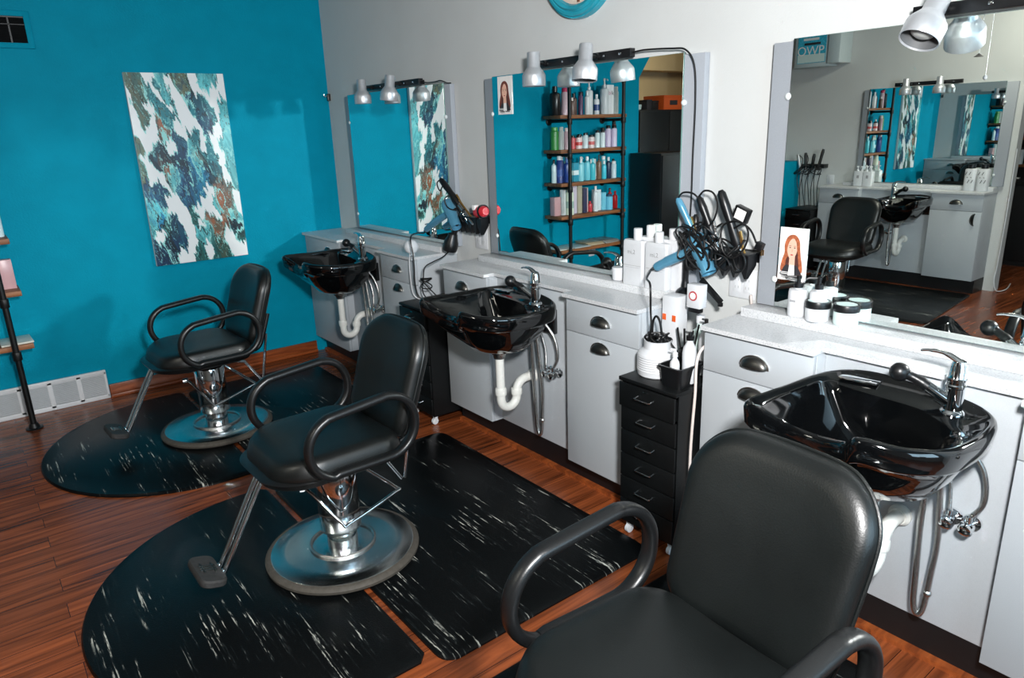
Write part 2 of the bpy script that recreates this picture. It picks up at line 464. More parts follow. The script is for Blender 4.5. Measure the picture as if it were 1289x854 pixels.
# ---- the poured painting
def make_painting():
    W, H, D = .60, 1.21, .034
    cx_, cz_ = -1.046, 1.43
    root = thing('abstract_painting', 'tall poured-paint canvas of white, teal, blue and brown swirls on teal wall', 'painting', (cx_, 0, cz_ - H / 2))
    MB().box((-W / 2, -D + .002, 0), (W / 2, -.001, H), .002).build('canvas_edge', 'paper', root)
    nx, nz = 170, 340
    # pools of pigment: (u from its left edge, v from its top, colour key)
    pools = [(0.22,0.03,'W'),(0.26,0.07,'W'),(0.33,0.11,'W'),(0.28,0.02,'W'),(0.40,0.05,'W'),(0.46,0.10,'W'),(0.50,0.14,'W'),(0.56,0.23,'W'),(0.64,0.27,'W'),(0.68,0.37,'W'),(0.39,0.17,'W'),(0.44,0.28,'W'),(0.35,0.36,'W'),(0.67,0.05,'W'),(0.73,0.09,'W'),(0.83,0.13,'W'),(0.89,0.09,'W'),(0.89,0.20,'W'),(0.87,0.29,'W'),(0.81,0.38,'W'),(0.85,0.45,'W'),(0.88,0.53,'W'),(0.00,0.19,'W'),(0.03,0.26,'W'),(0.06,0.33,'W'),(0.13,0.37,'W'),(0.18,0.32,'W'),(0.19,0.16,'W'),(0.20,0.25,'W'),(0.08,0.46,'W'),(0.14,0.51,'W'),(0.20,0.55,'W'),(0.08,0.51,'W'),(0.32,0.68,'W'),(0.24,0.68,'W'),(0.66,0.61,'W'),(0.62,0.70,'W'),(0.53,0.72,'W'),(0.69,0.73,'W'),(0.41,0.82,'W'),(0.40,0.90,'W'),(0.34,0.97,'W'),(0.54,0.80,'W'),(0.56,0.93,'W'),(0.82,0.87,'W'),(0.85,0.92,'W'),(0.97,0.71,'W'),(0.97,0.96,'W'),(0.10,0.83,'W'),(0.97,0.01,'W'),(0.96,0.08,'W'),(0.52,0.19,'W'),(0.60,0.26,'W'),(0.82,0.34,'W'),(0.37,0.76,'W'),(-0.00,0.11,'W'),(0.08,0.06,'G'),(0.14,0.10,'G'),(0.06,0.15,'G'),(0.12,0.20,'G'),(0.02,0.38,'G'),(0.02,0.50,'G'),(0.56,0.05,'G'),(0.60,0.09,'G'),(0.53,0.03,'G'),(0.50,0.01,'G'),(0.05,0.04,'G'),(0.13,0.04,'G'),(0.20,0.11,'T'),(0.33,0.18,'T'),(0.33,0.23,'T'),(0.30,0.05,'T'),(0.63,0.15,'T'),(0.70,0.18,'T'),(0.79,0.22,'T'),(0.60,0.34,'T'),(0.74,0.40,'T'),(0.75,0.49,'T'),(0.66,0.41,'T'),(0.39,0.24,'T'),(0.77,0.15,'T'),(0.35,0.09,'A'),(0.40,0.13,'A'),(0.82,0.03,'A'),(0.89,0.03,'A'),(0.94,0.22,'A'),(0.97,0.32,'A'),(0.92,0.40,'A'),(0.56,0.39,'A'),(0.60,0.48,'A'),(0.33,0.54,'A'),(0.11,0.71,'A'),(0.05,0.77,'A'),(0.50,0.86,'A'),(0.75,0.70,'A'),(0.90,0.75,'A'),(0.58,0.83,'A'),(0.94,0.50,'A'),(0.96,0.16,'A'),(0.35,0.02,'A'),(0.62,0.13,'B'),(0.75,0.26,'B'),(0.70,0.22,'B'),(0.42,0.36,'B'),(0.45,0.43,'B'),(0.44,0.52,'B'),(0.40,0.58,'B'),(0.43,0.64,'B'),(0.08,0.60,'B'),(0.15,0.63,'B'),(0.25,0.78,'B'),(0.28,0.85,'B'),(0.04,0.91,'B'),(0.08,0.98,'B'),(0.14,0.57,'B'),(0.39,0.32,'B'),(0.54,0.54,'U'),(0.58,0.59,'U'),(0.53,0.48,'U'),(0.53,0.64,'U'),(0.64,0.55,'U'),(0.13,0.75,'U'),(0.47,0.48,'D'),(0.26,0.44,'D'),(0.23,0.41,'D'),(0.69,0.51,'D'),(0.90,0.83,'D'),(0.16,0.88,'D'),(0.18,0.41,'D'),(0.20,0.46,'D'),(0.29,0.26,'R'),(0.28,0.51,'R'),(0.79,0.68,'R'),(0.79,0.75,'R'),(0.85,0.74,'R'),(0.71,0.84,'R'),(0.65,0.78,'R'),(0.79,0.81,'R'),(0.81,0.61,'N'),(0.85,0.64,'N'),(0.33,0.28,'N'),(0.62,0.44,'N'),(0.86,0.68,'N'),(0.50,0.76,'K'),(0.48,0.95,'K'),(0.70,0.94,'K'),(0.94,0.88,'K'),(0.64,0.88,'K'),(0.17,0.78,'K')]
    pig = {'W': (236, 239, 240), 'G': (98, 104, 80), 'T': (26, 118, 130), 'A': (96, 190, 196), 'B': (14, 58, 96), 'U': (24, 116, 158), 'D': (10, 26, 44), 'R': (156, 94, 64), 'N': (112, 90, 76), 'K': (34, 84, 78)}
    dark_v, pale_v = (12, 40, 50), (150, 218, 214)
    bm = bmesh.new(); lay = bm.loops.layers.color.new('pigment') if False else None
    vs = [[bm.verts.new(((i / nx - .5) * W, -D, (1 - j / nz) * H)) for i in range(nx + 1)] for j in range(nz + 1)]
    for j in range(nz):
        for i in range(nx):
            bm.faces.new((vs[j][i], vs[j + 1][i], vs[j + 1][i + 1], vs[j][i + 1]))
    me = bpy.data.meshes.new('painted_front'); bm.to_mesh(me); bm.free()
    col = me.color_attributes.new('pigment', 'FLOAT_COLOR', 'POINT')
    k = 0
    for j in range(nz + 1):
        for i in range(nx + 1):
            u, v = i / nx, j / nz
            # jagged fingers running down and to the right
            al, ac = u * .35 + v * 1.9, u - v * .45
            f1 = noise.fractal(Vector((ac * 9, al * 4, 4)), .9, 2.1, 5); f2 = noise.fractal(Vector((ac * 9, al * 4, 9)), .9, 2.1, 5)
            g1 = noise.fractal(Vector((ac * 30, al * 9, 1)), .8, 2.0, 3); g2 = noise.fractal(Vector((ac * 30, al * 9, 6)), .8, 2.0, 3)
            fg = noise.fractal(Vector((ac * 34, al * 2.2, 3)), .8, 2.0, 3)
            pu, pv = u + .036 * f1 + .010 * g1 + .014 * fg, v + .024 * f2 + .008 * g2 + .040 * fg
            d1 = d2 = 9; k1 = k2 = 'W'
            for su, sv, key in pools:
                du, dv = pu - su, (pv - sv) * 1.75
                du2 = du - dv * .18
                d = (du2 * du2 * 1.7 + dv * dv * .7) * (1.55 if key == 'W' else 1.0)
                if d < d1:
                    if key != k1: d2, k2 = d1, k1
                    d1, k1 = d, key
                elif d < d2 and key != k1: d2, k2 = d, key
            m_ = math.sqrt(d2) - math.sqrt(d1)
            c = list(pig[k1])
            if k1 != 'W':
                h1 = noise.fractal(Vector(((pu - pv * .45) * 7, (pu * .35 + pv * 1.9) * 1.9, 4)), 1.0, 2.0, 2)
                h2 = noise.fractal(Vector(((pu - pv * .45) * 7, (pu * .35 + pv * 1.9) * 1.9, 9)), 1.0, 2.0, 2)
                bt = .5 + .5 * math.sin(h1 * 11 + m_ * 45)
                o_ = pig[k2] if k2 != 'W' else pig['T']
                c = [x + (y - x) * .45 * bt for x, y in zip(c, o_)]
                c = [max(0, x * (1 + .22 * h2)) for x in c]
                if abs((h2 * 3.2) % 1.0 - .5) < .045: c = [x * .42 for x in c]
                elif abs((h1 * 3.2) % 1.0 - .5) < .05: c = [x + (y - x) * .7 for x, y in zip(c, pale_v)]
                if m_ < .012: c = list(dark_v) if h1 > 0 else list(pale_v)
            elif m_ < .010: c = list(pale_v)
            col.data[k].color = lin(c); k += 1
    me.materials.append(M['painting'])
    ob = bpy.data.objects.new('painted_front', me); C.objects.link(ob); ob.parent = root
make_painting()

# ---- turquoise round wall clock above the middle mirror
ck = thing('wall_clock', 'round turquoise wall clock frame cut off by the top of the photo', 'clock', (0, -2.695, 2.075))
o = MB().lathe([(.165, -.030), (.172, -.044), (.186, -.05), (.196, -.040), (.200, -.044), (.212, -.042), (.216, -.030), (.222, -.030), (.225, -.012), (.225, 0)], (0, 0, .225), 64, (1, 0, 0), cap=False)
o.build('frame', 'teal_frame', ck)
MB().lathe([(.19, -.02), (.19, -.004)], (0, 0, .225), 48, (1, 0, 0)).build('dial', 'rust', ck)
for k in range(12):
    a = 2 * PI * k / 12
    MB().box((-.0235, math.sin(a) * .145 - .008, .225 + math.cos(a) * .145 - .012), (-.0195, math.sin(a) * .145 + .008, .225 + math.cos(a) * .145 + .012), .001).build('hour_mark', 'rust_spot', ck)
for L, a, w in ((.09, .9, .006), (.13, 2.6, .004)):
    MB().tube([(-.025, 0, .225), (-.025, math.sin(a) * L, .225 + math.cos(a) * L)], w, 6).build('hand', 'ink', ck)

# ------------------------------------------------------------------ floor mats
def rounded_poly(pts, r, n=6):
    out = []; L = len(pts)
    for i in range(L):
        p0, p1, p2 = Vector(pts[i - 1]), Vector(pts[i]), Vector(pts[(i + 1) % L])
        a = (p0 - p1).normalized(); b_ = (p2 - p1).normalized()
        s, e = p1 + a * r, p1 + b_ * r
        for k in range(n + 1):
            t = k / n; out.append(tuple((s * (1 - t) ** 2 + p1 * 2 * t * (1 - t) + e * t * t)))
    return out
def mat_thing(poly, label, t=.014):
    c = Vector((sum(p[0] for p in poly) / len(poly), sum(p[1] for p in poly) / len(poly)))
    sm = [((p[0] - c.x) * .985 , (p[1] - c.y) * .985) for p in poly]
    full = [(p[0] - c.x, p[1] - c.y) for p in poly]
    o = MB().rings([[(x, y, 0) for x, y in full], [(x, y, t * .5) for x, y in full], [(x, y, t) for x, y in sm]]).build('floor_mat', 'mat')
    o.location = (c.x, c.y, .0005)
    tag(o, label, 'mat', 'black marbled salon floor mats')
def half_round(cx_, cy_, xe, r):
    pts = [(xe - .03, cy_ - r), (xe, cy_ - r + .03), (xe, cy_ + r - .03), (xe - .03, cy_ + r)]
    arc = [(cx_ - r * math.sin(PI * k / 40), cy_ + r * math.cos(PI * k / 40)) for k in range(41)]
    return pts + arc
for dx, dy, wl, wr in ((.045, 1.70, 'half-round black marbled mat under the chair by the teal wall', 'rectangular black marbled mat beneath the sink nearest the teal wall'),
                   (0, 0, 'half-round black marbled mat under the middle chair and its footrest', 'rectangular black marbled mat between middle chair and middle sink'),
                   (0, -1.68, 'half-round black marbled mat under the foreground chair', 'rectangular black marbled mat behind the foreground chair')):
    mat_thing(half_round(-1.545 + dx, -2.72 + dy, -1.425 + dx, .75), wl)
    mat_thing(rounded_poly([(-1.40 + dx, -3.53 + dy), (-.43 if dy < 1 else -.47, -3.53 + dy), (-.43 if dy < 1 else -.47, -1.99 + dy), (-1.40 + dx, -1.99 + dy)], .07), wr)
mat_thing(rounded_poly([(-4.98, -2.72), (-3.7, -2.86), (-3.4, -1.3), (-4.9, -1.2)], .06), 'black mat in front of the mirrored far station')

# ------------------------------------------------------------------ stations
# local frame of a station: x = out from its wall, y = to the right as you face it, z = up
def cup_pull_mb(u, z, d0, w=.052, h=.038, dep=.026, side=False):
    o = MB(); rings = []
    nt_, np_ = 18, 7
    def P(th, ph, k):
        a = w * math.cos(th) * k; b_ = h * math.sin(th) * math.cos(ph) * k; c_ = dep * math.sin(th) ** .7 * math.sin(ph) * k if math.sin(th) > 0 else 0
        return (d0 + max(c_, 0.0), u + a, z + b_) if not side else (d0 + max(c_, 0.0), u + b_, z + a)
    outer = [[P(PI * i / nt_, PI / 2 * j / np_, 1.0) for i in range(nt_ + 1)] for j in range(np_ + 1)]
    inner = [[P(PI * i / nt_, PI / 2 * j / np_, .9) for i in range(nt_ + 1)] for j in range(np_ + 1)]
    o.rings(outer + inner[::-1], False, False, closed=False)
    return o
def cup_rim_mb(u, z, d0, w=.052, h=.038, side=False):
    o = MB(); nt_ = 18
    fl = [(d0, u + w * 1.10 * math.cos(PI * i / nt_), z + h * 1.1 * math.sin(PI * i / nt_)) if not side else (d0, u + h * 1.1 * math.sin(PI * i / nt_), z + w * 1.08 * math.cos(PI * i / nt_)) for i in range(nt_ + 1)]
    fi = [(d0, u + w * .96 * math.cos(PI * i / nt_), z + h * .93 * math.sin(PI * i / nt_)) if not side else (d0, u + h * .93 * math.sin(PI * i / nt_), z + w * .96 * math.cos(PI * i / nt_)) for i in range(nt_ + 1)]
    e = .005
    o.rings([fl, [(x + e, y, zz) for x, y, zz in fl], [(x + e, y, zz) for x, y, zz in fi], fi], False, False, closed=False)
    return o

ZB, ZC, ZT, ZL = .128, .914, .931, .966
def cabinet(origin, rot, u0, u1, label, side_pull=False, pull_u=None):
    t = thing('base_cabinet', label, 'cabinet', origin, rot)
    MB().box((.004, u0, ZB), (.284, u1, ZC), .002).build('carcass', 'grey_lam', t)
    pu = (u0 + u1) / 2 if pull_u is None else pull_u
    d = MB().box((.2845, u0 + .0015, .764), (.302, u1 - .0015, ZC - .003), .0015).build('drawer', 'grey_lam', t)
    cup_pull_mb(pu, .822, .302).build('cup_pull', 'pewter', d); cup_rim_mb(pu, .822, .302).build('pull_rim', 'steel', d)
    d = MB().box((.2845, u0 + .0015, ZB), (.302, u1 - .0015, .7605), .0015).build('door', 'grey_lam', t)
    if side_pull: cup_pull_mb(u0 + .05, .69, .302, side=True).build('cup_pull', 'pewter', d); cup_rim_mb(u0 + .05, .69, .302, side=True).build('pull_rim', 'steel', d)
    else: cup_pull_mb(pu, .706, .302).build('cup_pull', 'pewter', d); cup_rim_mb(pu, .706, .302).build('pull_rim', 'steel', d)
    return t

def sink_panel(origin, rot, u0, u1, label):
    o = MB().box((.20, u0 + .001, ZB + .002), (.235, u1 - .001, ZC), .0015).build('sink_panel', 'grey_lam')
    o.location = origin; o.rotation_euler = (0, 0, rot)
    return tag(o, label, 'cabinet panel')

def countertop(origin, rot, us, label, group=None):
    u0, u1, u2, u3 = us
    t = thing('countertop', label, 'countertop', origin, rot)
    poly = [(.003, u0 - .004), (.322, u0 - .004), (.322, u1 + .006), (.258, u1 + .006), (.258, u2 - .006), (.322, u2 - .006), (.322, u3 + .004), (.003, u3 + .004)]
    MB().rings([[(x, y, ZC + .0005) for x, y in poly], [(x, y, ZT) for x, y in poly]]).build('slab', 'counter', t)
    return t
def ledge(origin, rot, u0, u1, label):
    o = MB().box((.003, u0, ZT + .0005), (.118, u1, ZL), .002).build('mirror_ledge', 'counter')
    o.location = origin; o.rotation_euler = (0, 0, rot)
    return tag(o, label, 'ledge')
def toe_kick(origin, rot, u0, u1, label):
    o = MB().box((.004, u0, .0005), (.2272, u1, ZB - .0005)).build('toe_kick', 'plinth')
    o.location = origin; o.rotation_euler = (0, 0, rot)
    return tag(o, label, 'toe kick')

def mirror(origin, rot, b0, g0, g1, b1, label):
    t = thing('wall_mirror', label, 'mirror', origin, rot)
    MB().box((.002, b0, ZL + .002), (.032, b1, 1.874), .0015).build('backboard', 'board', t)
    MB().box((.0325, g0, ZL + .006), (.038, g1, 1.881), .0).build('glass_edge', 'glass_edge', t)
    MB().box((.0381, g0 + .0008, ZL + .007), (.0391, g1 - .0008, 1.8802), .0).build('mirror_glass', 'mirror', t)
    for g, s in ((g0, -1), (g1, 1)):
        for z in (1.70, 1.07):
            MB().lathe([(.011, 0), (.012, .006), (.008, .011), (.003, .013)], (.0325, g + s * .006, z), 14, (1, 0, 0)).build('mirror_clip', 'clip', t)
    return t

def spot_head(u, tilt=0.0, turn=0.0, z=1.806, d=.145):
    """returns three meshes: shade, bulb, arm in station coordinates"""
    q = Matrix.Translation((d, u, z + .09)) @ Matrix.Rotation(turn, 4, 'Y') @ Matrix.Rotation(tilt, 4, 'X') @ Matrix.Translation((0, 0, -.09))
    s = MB().lathe([(.049, .004), (.052, 0), (.053, .002), (.053, .046), (.050, .054), (.034, .076), (.0295, .082), (.029, .142), (.027, .146), (0, .147)], n=32, cap=False)
    s.xform(q)
    li = MB().lathe([(.0515, .003), (.0495, .006), (.049, .046), (.03, .072), (.002, .076)], n=32, cap=False); li.xform(q)
    bl = MB().lathe([(0.001, .012), (.018, .014), (.030, .022), (.034, .034), (.026, .052), (.016, .07), (.016, .078)], n=24); bl.xform(q)
    ar = MB().tube([(.072, u, z + .098), (.10, u, z + .098), (d - .022, u, z + .098)], .0075, 10)
    ar.lathe([(.013, 0), (.013, .018)], (.070, u, z + .098), 14, (1, 0, 0))
    return s, bl, ar, li
def light_bar(origin, rot, u0, u1, heads, label, cord=None):
    t = thing('light_bar', label, 'light', origin, rot)
    o = MB().box((.042, u0, 1.887), (.072, u1, 1.921), .002)
    o.build('rail', 'black_plastic', t)
    MB().box((.001, u0 + .05, 1.892), (.0415, u0 + .09, 1.916)).box((.001, u1 - .09, 1.892), (.0415, u1 - .05, 1.916)).build('wall_bracket', 'black_plastic', t)
    o = MB()
    L = u1 - u0
    for k in (.12, .3, .62, .74, .9): o.box((.0715, u0 + L * k - .006, 1.900), (.0732, u0 + L * k + .006, 1.908), .001)
    o.build('rail_contact', 'chrome', t)
    for u, tilt, turn in heads:
        s, bl, ar, li = spot_head(u, tilt, turn)
        a = ar.build('swivel_arm', 'black_plastic', t)
        hd = s.build('lamp_shade', 'silver', t); bl.build('bulb', 'lampshade_in', hd); li.build('shade_lining', 'shade_grey', hd)
    if cord: MB().tube(cord, .0035, 8, smooth=8).build('power_cord', 'black_cord', t)
    return t

# ---- shampoo sink
def make_sink(label):
    t = thing('shampoo_sink', label, 'sink')
    ctrl_o = [(.238, .085, .878), (.238, .17, .888), (.238, .30, .884), (.242, .44, .868), (.275, .503, .852), (.36, .522, .846), (.46, .522, .846), (.55, .512, .850), (.62, .478, .855), (.668, .42, .860), (.694, .355, .868),
              (.694, .322, .858), (.672, .295, .832), (.655, .24, .818), (.652, .18, .816), (.664, .115, .828), (.692, .06, .856), (.704, .022, .873), (.67, .008, .876), (.58, .008, .874), (.46, .012, .872), (.36, .022, .874), (.285, .046, .876)]
    ctrl_i = [(.335, .09), (.345, .17), (.352, .28), (.362, .36), (.385, .425), (.42, .458), (.48, .468), (.54, .462), (.59, .438), (.628, .40), (.645, .355), (.643, .322), (.636, .29), (.630, .24), (.628, .18), (.634, .12), (.654, .078), (.664, .052), (.640, .043), (.56, .042), (.46, .046), (.38, .052), (.345, .066)]
    NS = 7
    Po = cr(ctrl_o, NS, True); Pi = cr(ctrl_i, NS, True)
    n = len(Po); c = Vector((.455, .275))
    def inset(p, k):
        v = Vector((p[0], p[1])) - c; L = v.length
        q = c + v * ((L - k) / L); return q
    def ell(p, a, b_, cc=(.44, .28)):
        an = math.atan2(p[1] - c.y, p[0] - c.x); return Vector((cc[0] + a * math.cos(an), cc[1] + b_ * math.sin(an)))
    def ring(f): return [f(i) for i in range(n)]
    def mk(v, z): return (v.x, v.y, z)
    R = []
    R.append(ring(lambda i: mk(ell(Po[i], .045, .045), .632)))
    R.append(ring(lambda i: mk(ell(Po[i], .10, .115), .638)))
    R.append(ring(lambda i: mk(ell(Po[i], .135, .15), .652)))
    R.append(ring(lambda i: mk(ell(Po[i], .14, .155).lerp(inset(Po[i], .03), .5), .652 + .5 * (Po[i][2] - .075 - .652) - .012)))
    R.append(ring(lambda i: mk(ell(Po[i], .14, .155).lerp(inset(Po[i], .03), .82), .652 + .82 * (Po[i][2] - .075 - .652) - .006)))
    R.append(ring(lambda i: mk(inset(Po[i], .030), Po[i][2] - .075)))
    R.append(ring(lambda i: mk(inset(Po[i], .012), Po[i][2] - .072)))
    R.append(ring(lambda i: mk(inset(Po[i], .004), Po[i][2] - .062)))
    R.append(ring(lambda i: mk(inset(Po[i], .0), Po[i][2] - .018)))
    R.append(ring(lambda i: mk(inset(Po[i], .004), Po[i][2] - .006)))
    R.append(ring(lambda i: mk(inset(Po[i], .013), Po[i][2])))
    R.append(ring(lambda i: mk(inset(Po[i], .022), Po[i][2] - .003)))
    R.append(ring(lambda i: mk(inset(Po[i], .030), Po[i][2] - .013)))
    zi = lambda i: min(Po[i][2] - .014, .858)
    def sm(f, i, w_): return sum((f((i + k) % n) for k in range(-w_, w_ + 1)), f(i) * 0) / (2 * w_ + 1)
    zs = lambda i: sm(zi, i, 9)
    Ps = lambda i: sm(lambda k: Vector(Pi[k]), i, 7)
    R.append(ring(lambda i: mk(inset(Po[i], .030).lerp(Vector(Pi[i]), .8), zi(i))))
    R.append(ring(lambda i: mk(Vector(Pi[i]), zi(i) - .006)))
    R.append(ring(lambda i: mk(Ps(i).lerp(ell(Po[i], .12, .135), .14), zs(i) - .034)))
    R.append(ring(lambda i: mk(Ps(i).lerp(ell(Po[i], .12, .135), .5), .75)))
    R.append(ring(lambda i: mk(ell(Po[i], .115, .13), .682)))
    R.append(ring(lambda i: mk(ell(Po[i], .08, .09), .664)))
    R.append(ring(lambda i: mk(ell(Po[i], .032, .032), .655)))
    b_ = MB().rings(R)
    b_.box((.236, .06, .70), (.262, .47, .82), .006)        # hanging bracket moulded on the back
    b_.build('basin', 'black_gloss', t, ang=55)
    MB().lathe([(.034, .654), (.03, .66), (.012, .659), (.001, .656)], (.44, .28, 0), 24).build('drain_strainer', 'chrome', t)
    MB().box((.268, .085, .8655), (.318, .20, .8735), .003, rot=Matrix.Rotation(.04, 3, 'X')).build('soap_recess_plate', 'chrome', t)
    # faucet
    fd, fu, fz = .312, .405, .845
    f = MB().lathe([(.032, 0), (.033, .004), (.03, .010), (.0235, .014), (.0225, .075), (.025, .078), (.025, .084), (.0225, .087), (.0225, .094), (.025, .097), (.025, .103), (.0225, .106), (.0215, .135), (.016, .150), (.006, .155)], (fd, fu, fz), 28)
    fa = f.build('faucet', 'chrome', t)
    o = MB().tube([(fd + .005, fu + .008, fz + .146), (fd, fu - .035, fz + .163), (fd - .002, fu - .075, fz + .163), (fd - .002, fu - .098, fz + .158)], [.012, .010, .0075, .006], 10, smooth=5, flat=((0, 0, 1), .55))
    o.build('lever', 'chrome', fa)
    o = MB().tube([(fd + .006, fu - .012, fz + .035), (fd + .026, fu - .062, fz + .070)], [.017, .015], 14)
    o.build('spout', 'chrome', fa)
    o = MB().tube([(fd + .026, fu - .060, fz + .069), (fd + .033, fu - .083, fz + .083), (fd + .041, fu - .108, fz + .094)], [.0155, .013, .015], 14, smooth=4)
    o.ball((fd + .046, fu - .128, fz + .098), .0265, (1, 1, 1))
    o.build('hand_spray', 'black_plastic', fa)
    # drain
    o = MB().lathe([(.044, .632), (.046, .626), (.042, .612), (.03, .600), (.028, .585)], (.44, .28, 0), 24)
    o.build('drain_collar', 'steel', t)
    o = MB().tube([(.44, .28, .60), (.44, .28, .40)], .021, 18)
    o.lathe([(.027, 0), (.028, .006), (.028, .028), (.026, .034)], (.44, .28, .398), 18)
    path = [(.44, .28, .42), (.44, .28, .385)] + [(.392 + .048 * math.cos(a), .28, .372 - .048 * math.sin(a)) for a in [PI * k / 12 for k in range(13)]] + [(.344, .281, .392)]
    path += [(.344 - .06 * (1 - math.cos(a)), .282, .395 + .055 * math.sin(a)) for a in [PI / 2 * k / 8 for k in range(1, 9)]] + [(.2365, .284, .452)]
    o.tube(path, .0215, 18)
    o.lathe([(.027, 0), (.028, .006), (.028, .024), (.026, .03)], (.344, .28, .378), 18)
    o.lathe([(.034, 0), (.034, .01), (.026, .02)], (.2358, .284, .452), 18, (1, 0, 0))
    o.build('drain_trap', 'white_pipe', t)
    # stop valves + hoses
    o = MB()
    for u in (.425, .475):
        o.lathe([(.026, 0), (.024, .006), (.010, .009), (.010, .035)], (.2358, u, .51), 18, (1, 0, 0))
        o.lathe([(.013, -.016), (.013, .016)], (.275, u, .51), 14, (0, 1, 0))
        o.lathe([(.010, 0), (.010, .03), (.006, .034)], (.275, u, .515), 12)
        o.lathe([(.017, 0), (.018, .004), (.018, .012), (.012, .016)], (.287, u, .51), 10, (1, 0, -.15))
    o.build('stop_valve', 'chrome', t)
    MB().tube([(.275, .425, .54), (.268, .415, .62), (.280, .398, .70), (.31, .40, .79)], .006, 10, smooth=8).build('supply_hose', 'steel', t)
    MB().tube([(.275, .475, .54), (.272, .505, .60), (.28, .49, .70), (.31, .425, .79)], .007, 10, smooth=8).build('supply_hose', 'steel', t)
    o = MB().tube([(.325, .385, .80), (.315, .372, .66), (.305, .366, .50), (.30, .372, .32), (.296, .376, .22), (.293, .388, .183), (.290, .402, .21), (.288, .408, .33), (.29, .412, .45), (.30, .402, .62), (.312, .398, .79)], .0092, 10, smooth=8)
    o.ball((.2885, .407, .262), .0125); o.lathe([(.012, 0), (.012, .03)], (.304, .401, .66), 12)
    o.build('spray_hose', 'steel', t)
    return t

def drawer_unit(origin, rot, label, group):
    t = thing('drawer_unit', label, 'drawer cabinet', origin, rot, group)
    W_, D0, D1 = .278, .02, .412
    o = MB()
    o.box((D0, 0, .062), (D1, .004, .676)); o.box((D0, W_ - .004, .062), (D1, W_, .676)); o.box((D0, 0, .062), (D0 + .004, W_, .676)); o.box((D0, 0, .058), (D1, W_, .064))
    o.build('body', 'black_paint', t)
    MB().box((D0 - .002, -.002, .6765), (D1 + .02, W_ + .002, .692), .003).build('top_panel', 'black_paint', t)
    for k in range(6):
        z0 = .068 + k * .1013
        ex = .012 if k == 5 else 0
        o = MB().box((D0 + .02, .008, z0 + .004), (D1 + ex, W_ - .008, z0 + .080)).box((D1 + ex, .004, z0), (D1 + .010 + ex, W_ - .004, z0 + .0975), .002)
        d = o.build('drawer', 'black_paint', t)
        uc = W_ / 2; zc = z0 + .062; f = D1 + .010 + ex
        MB().tube([(f, uc - .038, zc), (f + .022, uc - .038, zc - .004), (f + .024, uc - .033, zc - .005), (f + .024, uc + .033, zc - .005), (f + .022, uc + .038, zc - .004), (f, uc + .038, zc)], .0028, 8).build('handle', 'chrome', d)
        if k == 5: MB().box((f, uc - .012, z0 + .083), (f + .001, uc + .012, z0 + .089)).build('label_clip', 'chrome', d)
    for d_ in (.05, .385):
        for u in (.03, W_ - .03):
            o = MB().lathe([(.011, -.009), (.019, -.008), (.019, .008), (.011, .009)], (d_ + .008, u, .0205), 18, (0, 1, 0))
            o.lathe([(.012, 0), (.012, .014)], (d_, u, .0445), 12)
            o.box((d_ - .004, u - .012, .018), (d_ + .012, u - .0095, .05)).box((d_ - .004, u + .0095, .018), (d_ + .012, u + .012, .05))
            o.build('caster', 'white_plastic', t)
    return t

ST = {
 1: dict(o=(0, 0, 0), us=(.006, .60, 1.188, 1.605), where='by the teal wall'),
 2: dict(o=(0, -1.91, 0), us=(0, .40, .993, 1.42), where='in the middle'),
 3: dict(o=(0, -3.64, 0), us=(0, .42, .988, 1.45), where='nearest the camera'),
}
lab = {
 1: ('grey base cabinet in the corner against the teal wall', 'grey base cabinet right of the sink nearest the teal wall', 'grey recessed panel behind the sink nearest the teal wall'),
 2: ('grey base cabinet between the far black drawer unit and the middle sink', 'grey base cabinet with two cup pulls left of black drawer unit with white canister', 'grey recessed panel behind the white trap of the middle sink'),
 3: ('grey base cabinet with cup pull right of the drawer unit with white canister', 'grey base cabinet at the right edge beyond the foreground sink', 'grey recessed panel behind the foreground sink and its steel hose'),
}
for k, s in ST.items():
    u0, u1, u2, u3 = s['us']; o = s['o']
    cabinet(o, PI, u0, u1, lab[k][0], pull_u=(u0 + .40) if k == 1 else ((u0 + .18) if k == 2 else None))
    cabinet(o, PI, u2, u3, lab[k][1])
    sink_panel(o, PI, u1, u2, lab[k][2])
    countertop(o, PI, s['us'], {1: 'speckled white countertop at the station against the teal wall', 2: 'speckled white countertop behind the middle sink, with white bottles', 3: 'speckled white countertop beside the foreground sink, with jars'}[k])
    toe_kick(o, PI, u0, u3, {1: 'black toe kick under the cabinets by the teal wall', 2: 'black toe kick under the middle cabinets', 3: 'black toe kick under the foreground cabinets'}[k])
ledge(ST[1]['o'], PI, .32, 1.60, 'thin speckled ledge under the small mirror by the teal wall')
ledge(ST[2]['o'], PI, .075, 1.425, 'thin speckled ledge under the middle mirror')
ledge(ST[3]['o'], PI, .02, 1.45, 'thin speckled ledge under the large mirror nearest the camera')
mirror(ST[1]['o'], PI, .336, .397, 1.61, 1.668, 'mirror on grey board nearest the teal wall')
mirror(ST[2]['o'], PI, .083, .16, 1.382, 1.476, 'middle mirror on grey board reflecting the product shelves')
mirror(ST[3]['o'], PI, .029, .105, 1.325, 1.40, 'large mirror on grey board nearest the camera, reflecting another station')
light_bar(ST[1]['o'], PI, .74, 1.405, [(.832, 0, 0), (1.194, -.08, -.1)], 'black light bar with two silver lamps above the mirror by the teal wall',
          cord=[(.05, 1.40, 1.905), (.05, 1.46, 1.893), (.052, 1.55, 1.892), (.050, 1.60, 1.895), (.042, 1.632, 1.886), (.03, 1.64, 1.880), (.006, 1.642, 1.879)])
